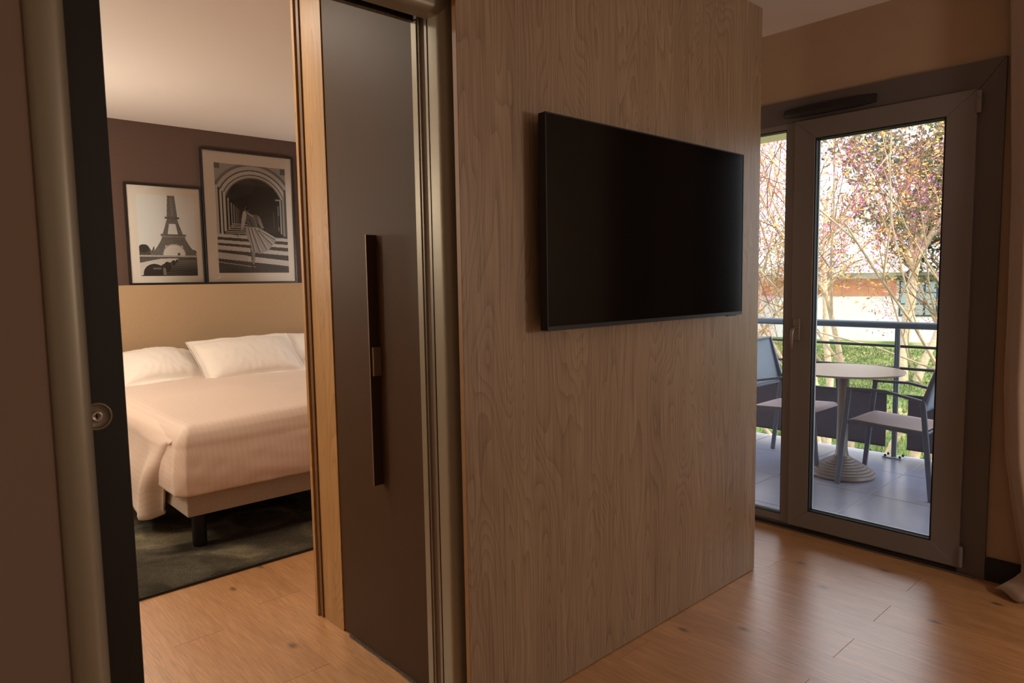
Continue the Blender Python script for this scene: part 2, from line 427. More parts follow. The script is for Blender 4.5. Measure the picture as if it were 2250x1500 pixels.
def casing_profile(mirror=1, x_edge=0.0):
    """plan section of a rounded jamb casing; x grows from the opening edge outward (negative = into wall side)"""
    pts = [(.0, 1.650)]
    r = .026
    for k in range(0, 9):
        a = k / 8 * PI / 2
        pts.append((r - r * math.cos(a), 1.612 - r * math.sin(a)))
    pts += [(.040, 1.5845), (.058, 1.588), (.066, 1.592), (.069, 1.5955), (.069, 1.6005), (.038, 1.6005), (.038, 1.650)]
    return [(x_edge + mirror * x, y) for x, y in pts]
t1 = struct('trim_1', prism_z(bmesh.new(), casing_profile(-1, OX0), 0, HZ + .07), MW['alu'])
t2 = struct('trim_2', prism_z(bmesh.new(), casing_profile(1, OX1), 0, HZ + .07), MW['alu'])
for t_ in (t1, t2):
    for p in t_.data.polygons: p.use_smooth = abs(p.normal.z) < .5
    t_.data.set_sharp_from_angle(angle=math.radians(40))
# header casing: same section turned on its side
hb = bmesh.new(); pr = casing_profile(1, 0)
za = [hb.verts.new((OX0 + .0 - x * .98, y, HZ + x)) for x, y in pr]; zb = [hb.verts.new((OX1 + x * .98, y, HZ + x)) for x, y in pr]
for k in range(len(pr)): hb.faces.new((za[k], za[(k + 1) % len(pr)], zb[(k + 1) % len(pr)], zb[k]))
hb.faces.new(za); hb.faces.new(zb[::-1])
t3 = struct('trim_3', hb, MW['alu'])
for p in t3.data.polygons: p.use_smooth = True
t3.data.set_sharp_from_angle(angle=math.radians(40))
# right-hand inner jamb: grooved closing profile
b = bmesh.new()
obj('jamb_liner', prism_z(bmesh.new(), [(1.198, 1.653), (1.198, 1.664), (1.207, 1.668), (1.211, 1.680), (1.207, 1.692), (1.201, 1.695), (1.201, 1.703), (1.245, 1.703), (1.245, 1.653)], 0, HZ + .05), MW['alu_dark'], t2, smooth=False)
obj('jamb_stop', bx(1.1975, 1.245, 1.7035, 1.7295, 0, HZ + .018, bev=.001), MW['alu'], t2)
# header: track slot, far lip and brush
obj('track_slot', bx(OX0 - .04, 1.245, 1.652, 1.712, HZ + .035, HZ + .055), MW['black'], t3)
obj('header_lip', bx(OX0 - .04, 1.197, 1.712, 1.7295, HZ + .012, HZ + .055, bev=.001), MW['alu_dark'], t3)
b = bmesh.new(); rr = random.Random(2)
n = 420
for k in range(n):
    x = OX0 + (1.19 - OX0) * k / n
    l = .010 + .006 * rr.random()
    va = [b.verts.new((x, 1.7115, HZ + .03)), b.verts.new((x + .0028, 1.7115, HZ + .03)), b.verts.new((x + .0018 + .002 * (rr.random() - .5), 1.706 + .003 * rr.random(), HZ + .016 - l))]
    b.faces.new(va)
tag(obj('brush_strip', b, MW['base'], t3), kind='stuff')
b = bmesh.new()
for k in range(300):
    y = 1.76 + (2.30 - 1.76) * k / 300
    va = [b.verts.new((1.234, y, .010)), b.verts.new((1.234, y + .003, .010)), b.verts.new((1.224 + .006 * rr.random(), y + .002 * rr.random(), .001))]
    b.faces.new(va)
brush_tris = b

# dark sliding door leaf in its pocket
dr = empty('door_2', (0.0, 1.655, 0), kind='structure')
obj('door_leaf', bx(-.50, .3745, 1.656, 1.697, .008, HZ + .03, bev=.0015), MW['wenge'], dr)
def disc_ring(bm, cx, cz, y0, prof, n=40):
    rings = []
    for r, dy in prof:
        rings.append([bm.verts.new((cx + r * math.cos(2 * PI * k / n), y0 - dy, cz + r * math.sin(2 * PI * k / n))) for k in range(n)])
    for a, c in zip(rings[:-1], rings[1:]):
        for k in range(n): bm.faces.new((a[k], a[(k + 1) % n], c[(k + 1) % n], c[k]))
    bm.faces.new(rings[-1]); return bm
LX, LZ = .3165, 1.079
lock = obj('lock_rosette', disc_ring(bmesh.new(), LX, LZ, 1.6565, [(q * 1.15, h_) for q, h_ in [(.0265, 0), (.0262, .004), (.0245, .0058), (.0225, .0055), (.0205, .002), (.0200, .0014), (.012, .0014), (.0, .0014)]]), MW['alu_dark'], dr, smooth=True)
cyl = obj('lock_cylinder', disc_ring(bmesh.new(), LX + .0005, LZ, 1.6551, [(.0115, 0), (.0112, .003), (.0098, .0042), (.0072, .0040), (.0048, .0026), (.004, .002), (.0, .002)]), MW['steel'], lock, smooth=True)
b = bmesh.new(); disc_ring(b, LX + .0005, LZ, 1.6530, [(.0032, 0), (.003, .0006), (0, .0006)], 20); box(b, LX - .0007, LX + .0017, 1.6515, 1.653, LZ - .0095, LZ + .0095)
obj('key_slot', b, MW['black'], lock)

# ------------------------------------------------------------------ veneer panel (television side)
vp = empty('wood_panel', (1.207, YP, 0), 'tall oak-veneer wall panel that carries the black television', 'wall panel')
obj('veneer_sheet', bx(1.2075, 2.893, YP, YP + .019, .003, 2.506, bev=.0008), MW['veneer'], vp)
obj('edge_band', bx(1.2068, 1.2074, YP + .001, YP + .0182, .003, 2.505), MW['veneer_edge'], vp)
obj('end_panel', bx(2.874, 2.8925, YP + .0195, 1.726, .003, 2.506, bev=.0008), MW['veneer'], vp)
b = bmesh.new()
for x in (1.42, 2.0, 2.6): box(b, x, x + .05, YP + .019, 1.5995, .2, 2.4)
obj('batten', b, MW['veneer_dark'], vp)

# wardrobe behind the panel, its doors facing the passage
wd = empty('wardrobe', (1.9, 2.1, 0), 'built-in wardrobe with bronze door framed by pale wood stile', 'wardrobe')
WX = 1.236
obj('carcass', bx(WX + .02, 2.70, 1.76, 2.53, 0, 2.59), MW['veneer_orange'], wd)
obj('end_panel', bx(WX - .014, 2.70, 2.5385, 2.5585, .001, 2.60, bev=.001), MW['veneer_orange'], wd)
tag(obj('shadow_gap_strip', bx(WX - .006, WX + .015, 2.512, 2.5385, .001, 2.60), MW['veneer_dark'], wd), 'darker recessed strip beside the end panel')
obj('stile', bx(WX, WX + .02, 2.352, 2.512, .001, 2.60, bev=.0008), MW['veneer_orange'], wd)
wdoor = obj('door', bx(WX + .003, WX + .02, 1.758, 2.3465, .008, 2.58, bev=.001), MW['bronze'], wd)
hd = obj('handle', bx(1.203, WX + .003, 2.030, 2.0335, .655, 1.512, bev=.0006), MW['bronze_dark'], wdoor)
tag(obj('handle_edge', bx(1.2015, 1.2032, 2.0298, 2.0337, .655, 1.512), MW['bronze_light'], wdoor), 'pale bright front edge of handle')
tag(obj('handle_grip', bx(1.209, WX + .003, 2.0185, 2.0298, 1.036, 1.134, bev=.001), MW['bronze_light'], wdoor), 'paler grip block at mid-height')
tag(obj('brush_strip', brush_tris, MW['base'], wd), kind='stuff')

# ------------------------------------------------------------------ television
tv = empty('television', (2.05, YP, 1.52), 'black flat-screen television, switched off, mounted on the oak panel', 'television')
TX0, TX1, TZ0, TZ1, TY = 1.478, 2.628, 1.197, 1.847, 1.457
obj('case', bx(TX0, TX1, TY + .004, TY + .032, TZ0, TZ1, bev=.003), MW['tvbody'], tv)
obj('rear_housing', bx(TX0 + .2, TX1 - .2, TY + .032, TY + .052, TZ0 + .06, TZ1 - .16, bev=.006), MW['tvbody'], tv)
b = bmesh.new()
for (a0, a1, c0, c1) in ((TX0, TX1, TZ1 - .0045, TZ1), (TX0, TX0 + .0045, TZ0 + .010, TZ1 - .0045), (TX1 - .0045, TX1, TZ0 + .010, TZ1 - .0045), (TX0, TX1, TZ0, TZ0 + .0135)):
    box(b, a0, a1, TY, TY + .005, c0, c1, bev=.0008, seg=1)
obj('bezel', b, pm('television_bezel', srgb(44, 44, 50), .35, .3), tv)
obj('screen', bx(TX0 + .0045, TX1 - .0045, TY + .0015, TY + .0045, TZ0 + .0135, TZ1 - .0045), MW['tvscreen'], tv)
obj('sensor', bx(2.52, 2.59, TY + .003, TY + .014, TZ0 - .004, TZ0 + .0005, bev=.001), MW['tvbody'], tv)
b = bx(1.85, 2.25, TY + .052, YP - .0005, 1.42, 1.62, bev=.003)
obj('wall_bracket', b, MW['black_metal'], tv)

# ------------------------------------------------------------------ french door in the window wall
fd = empty('door_1', (XW, 1.7, 0), kind='structure')
FX0, FX1 = 3.495, 3.565
def ring_yz(bm, x0, x1, yo0, yo1, zo0, zo1, yi0, yi1, zi0, zi1, bev=.002):
    box(bm, x0, x1, yo0, yi0, zo0, zo1, bev, 1); box(bm, x0, x1, yi1, yo1, zo0, zo1, bev, 1)
    if zi0 > zo0 + 1e-4: box(bm, x0, x1, yi0, yi1, zo0, zi0, bev, 1)
    if zo1 > zi1 + 1e-4: box(bm, x0, x1, yi0, yi1, zi1, zo1, bev, 1)
def mitred(bm, x0, x1, yo0, yo1, zo0, zo1, yi0, yi1, zi0, zi1, gap=.0006):
    """four separate mitred bars"""
    def quad(c):
        v0 = [bm.verts.new((x0, y, z)) for y, z in c]; v1 = [bm.verts.new((x1, y, z)) for y, z in c]
        fs = [bm.faces.new(v0), bm.faces.new(v1[::-1])] + [bm.faces.new((v0[k], v0[(k + 1) % 4], v1[(k + 1) % 4], v1[k])) for k in range(4)]
        bmesh.ops.bevel(bm, geom=list(set(e for f_ in fs for e in f_.edges)), offset=.0012, segments=1, affect='EDGES')
    g = gap
    quad([(yo0, zo0), (yi0, zi0 + (0)), (yi0, zi1 - g), (yo0, zo1 - g)])
    quad([(yo1, zo0), (yo1, zo1 - g), (yi1, zi1 - g), (yi1, zi0)])
    quad([(yo0 + g, zo1), (yi0 + g, zi1), (yi1 - g, zi1), (yo1 - g, zo1)])
    quad([(yo0 + g, zo0), (yo1 - g, zo0), (yi1 - g, zi0), (yi0 + g, zi0)])
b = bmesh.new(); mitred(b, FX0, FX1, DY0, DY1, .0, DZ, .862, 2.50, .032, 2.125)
obj('outer_frame', b, MW['frame_shaded'], fd)
# fixed light left of the leaf
b = bmesh.new(); ring_yz(b, FX0 - .004, FX1, 1.652, 2.50, .034, 2.130, 1.699, 2.44, .072, 2.102)
obj('fixed_frame', b, MW['frame'], fd)
obj('weather_bar', bx(FX0 - .010, FX0 + .002, .87, 2.49, .008, .024, bev=.002), MW['gasket'], fd)
tag(obj('threshold', bx(FX0 - .012, FX1, .80, 2.56, .001, .009, bev=.001), MW['alu_dark'], fd), 'thin bronze strip along the floor')
# opening leaf
sx0 = FX0 - .018
leaf = empty('door_leaf', (0, 0, 0)); leaf.parent = fd
L0 = root_loc(fd)
b = bmesh.new(); mitred(b, sx0, sx0 + .06, .860, 1.650, .036, 2.128, .974, 1.546, .128, 2.034)
obj('leaf_frame', b, MW['frame'], leaf)
def gasket(bm, x0, x1, y0, y1, z0, z1, t):
    ring_yz(bm, x0, x1, y0, y1, z0, z1, y0 + t, y1 - t, z0 + t, z1 - t, 0)
b = bmesh.new(); gasket(b, sx0 + .002, sx0 + .05, .9745, 1.5455, .1285, 2.0335, .006)
obj('gasket', b, MW['gasket'], leaf)
b = bmesh.new(); gasket(b, FX0 + .001, FX0 + .05, 1.6995, 2.4395, .0725, 2.1015, .004)
obj('gasket', b, MW['gasket'], fd)
obj('glass_pane', bx(sx0 + .024, sx0 + .030, .978, 1.542, .132, 2.030), MW['glass'], leaf)
obj('glass_pane', bx(FX0 + .024, FX0 + .030, 1.702, 2.437, .075, 2.099), MW['glass'], fd)
# glazing bead seen as a light line
b = bmesh.new(); gasket(b, sx0 + .034, sx0 + .044, .9805, 1.5395, .1345, 2.0275, .004)
obj('glazing_spacer', b, MW['galv'], leaf)
# handle: escutcheon, neck, lever
hy = 1.618
esc = obj('handle', bx(sx0 - .011, sx0, hy - .017, hy + .017, 1.02, 1.135, bev=.005), MW['handle'], leaf)
b = bmesh.new(); tube(b, [(sx0 - .01, hy, 1.085), (sx0 - .040, hy, 1.085), (sx0 - .050, hy, 1.078), (sx0 - .054, hy + .002, 1.055), (sx0 - .056, hy + .003, 1.01), (sx0 - .052, hy + .002, .965)], [.009, .009, .010, .0095, .0085, .006], 12)
obj('handle_lever', b, MW['handle'], leaf, smooth=True)
for z in (2.072, .088):
    b = bmesh.new(); lathe(b, sx0 - .004, .852, [(.0095, z - .045), (.0095, z + .018)], 16); lathe(b, sx0 - .004, .852, [(.0085, z + .019), (.0095, z + .0195), (.0095, z + .045), (.006, z + .048)], 16)
    obj('hinge', b, MW['frame'], fd, smooth=False)
# trickle vent on the head of the frame
b = bmesh.new()
vy0, vy1 = 1.268, 1.712; vc = (vy0 + vy1) / 2; hw = (vy1 - vy0) / 2
def vent_sec(y):
    t_ = abs((y - vc) / hw); hh = .026 * (1 - .30 * t_ ** 4); dd = .034 * (1 - .55 * t_ ** 2.5)
    return [(FX0, y, 2.176 - hh), (FX0 - dd * .75, y, 2.176 - hh), (FX0 - dd, y, 2.176 - hh * .3), (FX0 - dd * .9, y, 2.176 + hh * .6), (FX0 - dd * .5, y, 2.176 + hh), (FX0, y, 2.176 + hh)]
secs = [[b.verts.new(p) for p in vent_sec(vy0 + (vy1 - vy0) * k / 24)] for k in range(25)]
for a, c in zip(secs[:-1], secs[1:]):
    for k in range(6): b.faces.new((a[k], a[(k + 1) % 6], c[(k + 1) % 6], c[k]))
b.faces.new(secs[0]); b.faces.new(secs[-1][::-1])
vt = obj('trickle_vent', b, MW['vent'], fd)
# bedroom window (its light falls on the bed)
wn = empty('window_1', (XW, 4.7, 0), kind='structure')
b = bmesh.new(); mitred(b, FX0, FX1, WY0, WY1, 0, DZ, WY0 + .09, WY1 - .09, .09, DZ - .12); box(b, FX0, FX1, 4.64, 4.72, .09, DZ - .12)
obj('window_frame', b, MW['frame'], wn)
obj('glass_pane', bx(FX0 + .024, FX0 + .030, WY0 + .09, WY1 - .09, .09, DZ - .12), MW['glass'], wn)

# ------------------------------------------------------------------ curtain
def curtain():
    nz_, ny = 90, 70
    zs = [2.58 - (2.58 - .012) * (k / nz_) for k in range(nz_ + 1)]
    kz = [2.6, 2.44, 1.718, 1.255, .876, .588, .305, .156, .09, .05, .012]
    kv = [.752, .751, .723, .717, .716, .700, .657, .627, .622, .66, .700]
    V = []; F = []
    for z in zs:
        e = float(np.interp(-z, [-q for q in kz], kv))
        low = max(0, min(1, (.5 - z) / .5))
        foot = max(0, min(1, (.11 - z) / .10))
        for j in range(ny + 1):
            s = j / ny
            y = e + (.10 - e) * s
            ph = s * 7.2 + .35 * math.sin(z * 1.3) * s
            x = 3.405 + .040 * math.sin(ph * 2 * PI * .62 + 1.2) * (1 - .25 * low) + .012 * math.sin(ph * 5.1 + z)
            x += .010 * noise.noise((y * 9, z * 3, 1.3)) - foot * (.055 + .02 * math.sin(s * 40)) * (1 - s * .3)
            y += .012 * math.sin(z * 2.2 + s * 9) * s
            zz_ = z + foot * .010 * (1 + math.sin(s * 31))
            if j == 0: x += .006
            V.append((x, y, zz_))
    for i in range(nz_):
        for j in range(ny):
            a = i * (ny + 1) + j; F.append((a, a + 1, a + ny + 2, a + ny + 1))
    o = pyobj('curtain', V, F, MW['curtain'], smooth=True)
    s_ = o.modifiers.new('s', 'SOLIDIFY'); s_.thickness = .003
    return tag(o, 'beige floor-length curtain hanging at the right of the glass door', 'curtain')
curtain()
obj_r = tag(obj('curtain_rail', bx(3.39, 3.42, -.6, .80, 2.584, 2.604, bev=.003), MW['frame']), 'slim ceiling rail above the beige curtain', 'curtain rail')

# ------------------------------------------------------------------ bedroom: rug, bed, bedding, headboard
def rug():
    x0, x1, y0, y1 = .25, 3.1, 3.21, 5.3
    nx, ny = 190, 150
    V = []; F = []
    for i in range(nx + 1):
        for j in range(ny + 1):
            x = x0 + (x1 - x0) * i / nx; y = y0 + (y1 - y0) * j / ny
            edge = min(i, nx - i, j, ny - j)
            z = .014 + .0022 * noise.noise((x * 55, y * 55, 0)) + .0018 * noise.noise((x * 7, y * 7, 4))
            if edge == 0: z = .001
            V.append((x, y, z))
    for i in range(nx):
        for j in range(ny):
            a = i * (ny + 1) + j; F.append((a, a + ny + 1, a + ny + 2, a + 1))
    m, t, p, out = newmat('rug_pile'); N, L = t.nodes, t.links
    tc = N.new('ShaderNodeTexCoord')
    n1 = N.new('ShaderNodeTexNoise'); n1.inputs['Scale'].default_value = 3.2; n1.inputs['Detail'].default_value = 5; n1.inputs['Distortion'].default_value = .8; L.new(tc.outputs['Object'], n1.inputs[0])
    n2 = N.new('ShaderNodeTexNoise'); n2.inputs['Scale'].default_value = 260; n2.inputs['Detail'].default_value = 3; L.new(tc.outputs['Object'], n2.inputs[0])
    cr = N.new('ShaderNodeValToRGB'); L.new(n1.outputs[0], cr.inputs[0])
    e = cr.color_ramp.elements; e[0].position = .38; e[0].color = srgb(60, 55, 47); e[1].position = .70; e[1].color = srgb(138, 127, 100)
    k = cr.color_ramp.elements.new(.55); k.color = srgb(92, 85, 72)
    mr = N.new('ShaderNodeMapRange'); mr.inputs[1].default_value = .3; mr.inputs[2].default_value = .7; mr.inputs[3].default_value = .45; mr.inputs[4].default_value = 1.55; L.new(n2.outputs[0], mr.inputs[0])
    sc = N.new('ShaderNodeVectorMath'); sc.operation = 'SCALE'; L.new(cr.outputs[0], sc.inputs[0]); L.new(mr.outputs[0], sc.inputs['Scale'])
    L.new(sc.outputs[0], p.inputs['Base Color']); p.inputs['Roughness'].default_value = .95; p.inputs['Specular IOR Level'].default_value = .05
    bp = N.new('ShaderNodeBump'); bp.inputs['Strength'].default_value = .9; bp.inputs['Distance'].default_value = .006; L.new(n2.outputs[0], bp.inputs['Height']); L.new(bp.outputs[0], p.inputs['Normal'])
    o = pyobj('rug', V, F, m, smooth=True)
    tag(o, 'dark olive mottled short-pile rug under the bed', 'rug')
    b = bmesh.new(); box(b, x0 - .004, x1 + .004, y0 - .005, y0 + .002, .0005, .0135, bev=.002); box(b, x0 - .004, x0 + .003, y0, y1, .0005, .0135)
    obj('rug_edge', b, MW['base'], o)
rug()
BX0, BX1, BY0, BY1 = 1.050, 2.86, 3.58, 5.74
bed = empty('bed', (1.95, 4.65, 0), 'double bed with woven pale grey fabric base on black legs', 'bed')
obj('bed_base', bx(BX0, BX1, BY0, BY1, .192, .352, bev=.008), MW['bed'], bed)
for (x, y) in ((1.125, 3.655), (2.79, 3.655), (1.125, 5.6), (2.79, 5.6), (1.95, 4.6)):
    obj('leg', lathe(bmesh.new(), x, y, [(.033, .0145), (.035, .017), (.035, .192)], 28), MW['black_metal'], bed, smooth=False)
mt = tag(obj('mattress', bx(BX0 + .01, BX1 - .01, BY0 + .02, BY1, .353, .60, bev=.05, seg=4), MW['pillow'], smooth=True), 'thick mattress mostly hidden under the pink-beige duvet', 'mattress')

def headboard():
    x0, x1, z0, z1, r = 1.222, 3.30, .20, 1.365, .12
    pts = [(x0, z0)]
    for k in range(9): a = PI - k / 8 * PI / 2; pts.append((x0 + r + r * math.cos(a), z1 - r + r * math.sin(a)))
    for k in range(9): a = PI / 2 - k / 8 * PI / 2; pts.append((x1 - r + r * math.cos(a), z1 - r + r * math.sin(a)))
    pts.append((x1, z0))
    b = bmesh.new(); a = [b.verts.new((x, YB - .10, z)) for x, z in pts]; c = [b.verts.new((x, YB - .001, z)) for x, z in pts]; n = len(pts)
    f0 = b.faces.new(a)
    for k in range(n): b.faces.new((a[k], c[k], c[(k + 1) % n], a[(k + 1) % n]))
    b.faces.new(c[::-1])
    bmesh.ops.bevel(b, geom=list(f0.edges), offset=.014, segments=4, affect='EDGES')
    o = obj('headboard', b, MW['headboard'], smooth=True); o.data.set_sharp_from_angle(angle=math.radians(50))
    tag(o, 'wide tan fabric headboard with rounded corners below the two pictures', 'headboard')
headboard()

DRAPE_OFF = -1
def duvet():
    root = None
    r = .10; top = .668
    ex, ey = BX0 + r - .045, BY0 + r - .062      # where the roll begins
    drop_f = .40
    nu, nv = 120, 120
    us = np.concatenate([np.linspace(-.43, 0, 50)[:-1], np.linspace(0, BX1 - ex, 80)])
    vs = np.concatenate([np.linspace(-.44, 0, 46)[:-1], np.linspace(0, BY1 - .42 - ey, 70)])
    V = []; UV = []
    for u in us:
        for v in vs:
            a = max(0, -u); b_ = max(0, -v)
            d = (a ** 4 + b_ ** 4) ** .25 if (a > 0 and b_ > 0) else max(a, b_)
            if d > 0:
                nrm = math.hypot(a, b_); ox, oy = a / nrm, b_ / nrm
                arc = PI * r / 2
                if d < arc: o_ = r * math.sin(d / r); dz = r * (1 - math.cos(d / r))
                else:
                    o_ = r + .022 * math.sin(min(1, (d - arc) / .25) * PI * .8); dz = r + (d - arc)
                    o_ -= max(0, (d - arc - .235)) * 1.2; dz -= max(0, (d - arc - .235)) * .75
            else: ox = oy = 0; o_ = 0; dz = 0
            # corner squareness: push along both axes
            k = 1.0
            if a > 0 and b_ > 0: k = min(1 / max(ox, oy), 1.17)
            x = max(u, 0) + ex - o_ * ox * k; y = max(v, 0) + ey - o_ * oy * k
            z = top - dz
            Yw, Xw_ = y, x
            # softness
            cs = min(1, max(0, (d - .05) / .2))
            z += .010 * noise.noise((x * 3.0, y * 2.2, .5)) * (1 - cs)
            z += .030 * math.exp(-((Xw_ - 1.95) / .7) ** 2) * (1 - cs) * (1 if v > -.1 else .4) - .012
            z -= .010 * max(0, 1 - abs(y - 4.95) / .05) * 0
            wf = .0045 * math.sin(z * 52 + 3 * noise.noise((x * 4, z * 6, 2))) * cs * min(1, max(0, (x - 1.35) / .5))
            y -= wf * oy; 
            wr = .005 * noise.noise((x * 14, y * 14, z * 14)) * cs
            x -= wr * ox; y -= wr * oy
            V.append([x, y, z]); UV.append((u, v))
    # shallow turned-down fold line across the top
    nvv = len(vs)
    V = np.array(V).reshape(len(us), nvv, 3)
    for j, v in enumerate(vs):
        yy = v + ey
        for c0, amp in ((4.62, .006),):
            g = math.exp(-((yy - c0) / .02) ** 2) * amp
            V[:, j, 2] += g * (V[:, j, 2] > .6)
    # hem of the foot side rises to the right
    F = []
    for i in range(len(us) - 1):
        for j in range(nvv - 1):
            a = i * nvv + j; F.append((a, a + nvv, a + nvv + 1, a + 1))
    o = pyobj('duvet', V.reshape(-1, 3), F, MW['duvet'], smooth=True, uv=UV)
    s_ = o.modifiers.new('s', 'SOLIDIFY'); s_.thickness = .014; s_.offset = -1
    tag(o, 'pinkish satin-striped duvet spread over the whole bed', 'duvet')
    # hanging side of the cover, ending in a folded flap near the foot
    nt_, ns = 60, 100
    V = []; UV = []; F = []
    zc = top - .012 - r
    for i in range(nt_ + 1):
        t_ = i / nt_
        for j in range(ns + 1):
            s_ = (j / ns) ** 1.5        # 0 = foot end, 1 = head end
            yend = np.interp(t_, [0, .12, .25, .5, .75, 1], [3.58, 3.60, 3.645, 3.74, 3.83, 3.90])
            y = yend + (5.62 - yend) * s_
            zb = np.interp(y, [3.88, 3.95, 4.10, 4.24, 4.34, 4.7, 5.7], [.155, .112, .085, .095, .165, .195, .215])
            q = t_ / .2
            if q < 1:
                rad = .088 + .034 * min(1, q * 1.5) - .040 * (1 - q ** 3) * math.exp(-((y - yend) / .30) ** 2); an = q * PI / 2
                x = ex - rad * math.sin(an); z = zc + rad * math.cos(an)
            else:
                q2 = (t_ - .2) / .8
                x = ex - .122 - .022 * q2 + .004 * math.sin(q2 * 9); z = zc + (zb - zc) * q2
                bulge = .050 * math.exp(-((y - yend - .13) / .11) ** 2) * math.sin(min(1, q2 * 1.5) * PI * .5)
                x -= bulge
                x -= .012 * math.sin((y - 4.3) * 8 + q2 * 1.2) * q2
                curl = math.exp(-((y - yend) / .045) ** 2)
                x += curl * (.046 + .012 * q2)
                x += .004 * noise.noise((y * 9, z * 7, 3.1)) + .006 * noise.noise((y * 2.5 + z * 4, z * 2, 7.7))
                if q2 > .95: x += (q2 - .95) / .05 * .012
            V.append((x, y, z)); UV.append((-(r * t_ / .2 * PI / 2) if t_ < .2 else -(r * PI / 2 + (t_ - .2) / .8 * .42), y))
    for i in range(nt_):
        for j in range(ns):
            a = i * (ns + 1) + j; F.append((a, a + 1, a + ns + 2, a + ns + 1))
    q = pyobj('side_drape', V, F, MW['duvet'], o, smooth=True, uv=UV)
    s_ = q.modifiers.new('s', 'SOLIDIFY'); s_.thickness = .012; s_.offset = DRAPE_OFF
duvet()

def pillow(name, w_, h_, th, loc, tilt, rz, label, seed=1, sag=.02, roll=0):
    nx, ny = 70, 54
    V = []; F = []
    fl = .048
    for side in (1, -1):
        for i in range(nx + 1):
            for j in range(ny + 1):
                u = -1 + 2 * i / nx; v = -1 + 2 * j / ny
                x = u * w_ / 2; y = v * h_ / 2
                # pinch the sides inward between the corners
                x *= 1 - .035 * (1 - v * v); y *= 1 - .07 * (1 - u * u)
                uu = min(1, abs(u) / (1 - 2 * fl / w_)); vv = min(1, abs(v) / (1 - 2 * fl / h_))
                b_ = max(0, (1 - uu ** 2.6)) ** .5 * max(0, (1 - vv ** 2.4)) ** .5
                z = side * (.004 + th / 2 * b_)
                if b_ > 0:
                    z += side * (.008 * noise.noise((x * 9 + seed, y * 9, side)) + .004 * noise.noise((x * 26, y * 13 + seed, side))) * min(1, b_ * 2)
                    ang = math.atan2(y, x); z += side * .004 * math.sin(ang * 22 + seed) * (1 - b_) * min(1, b_ * 3)
                else: z += .008 * noise.noise((x * 10, y * 10, seed))
                z -= sag * u * u
                V.append(Vector((x, y, z)))
    n1 = (nx + 1) * (ny + 1)
    for sidx in range(2):
        for i in range(nx):
            for j in range(ny):
                a = sidx * n1 + i * (ny + 1) + j; q = (a, a + ny + 1, a + ny + 2, a + 1)
                F.append(q if sidx == 0 else q[::-1])
    per = [i * (ny + 1) for i in range(nx + 1)] + [nx * (ny + 1) + j for j in range(1, ny + 1)] + [i * (ny + 1) + ny for i in range(nx - 1, -1, -1)] + [j for j in range(ny - 1, 0, -1)]
    for k in range(len(per)):
        a, b_ = per[k], per[(k + 1) % len(per)]; F.append((a, b_, b_ + n1, a + n1))
    Mx = Matrix.Rotation(rz, 4, 'Z') @ Matrix.Rotation(tilt, 4, 'X') @ Matrix.Rotation(roll, 4, 'Y')
    V = [Mx @ v for v in V]
    me = bpy.data.meshes.new(name); me.from_pydata([tuple(v) for v in V], [], F); me.update()
    o = finish(name, me, MW['pillow'], smooth=True); o.location = loc
    return tag(o, label, 'pillow')
pillow('pillow', .70, .50, .19, (1.475, 5.47, .775), math.radians(26), .05, 'white pillow leaning on the headboard at the left of the bed', 1, sag=.055)
pillow('pillow', .70, .50, .19, (2.52, 5.50, .80), math.radians(32), -.03, 'white pillow at the right of the bed, half behind another', 5)
pillow('pillow', .80, .52, .18, (2.07, 5.27, .80), math.radians(36), .02, 'plump white pillow propped in front of the others', 9, roll=math.radians(-2))

# ------------------------------------------------------------------ pictures
def raster(w_, h_): return np.ones((h_, w_), float)
class Pic:
    def __init__(s, w, h, bg=.8):
        s.w, s.h = w, h; s.a = np.full((h, w), bg, float)
        s.y, s.x = np.mgrid[0:h, 0:w]; s.x = (s.x + .5) / w; s.y = (s.y + .5) / h
    def put(s, mask, val): s.a = np.where(mask, val, s.a)
    def poly(s, pts, val):
        m = np.zeros_like(s.a, bool); n = len(pts)
        for i in range(n):
            x0, y0 = pts[i]; x1, y1 = pts[(i + 1) % n]
            if y0 == y1: continue
            c = ((s.y > min(y0, y1)) & (s.y <= max(y0, y1)) & (s.x < (x1 - x0) * (s.y - y0) / (y1 - y0) + x0)); m ^= c
        s.put(m, val); return m
    def ell(s, cx, cy, rx, ry, val, cond=True): s.put((((s.x - cx) / rx) ** 2 + ((s.y - cy) / ry) ** 2 < 1) & cond, val)
    def line(s, p, q, wd_, val):
        (x0, y0), (x1, y1) = p, q; asp = s.h / s.w
        dx, dy = x1 - x0, (y1 - y0) * asp; L = dx * dx + dy * dy
        t_ = np.clip(((s.x - x0) * dx + (s.y - y0) * asp * dy) / L, 0, 1)
        s.put(np.hypot(s.x - x0 - t_ * dx, (s.y - y0) * asp - t_ * dy) < wd_ / 2, val)
rs = np.random.RandomState(4)
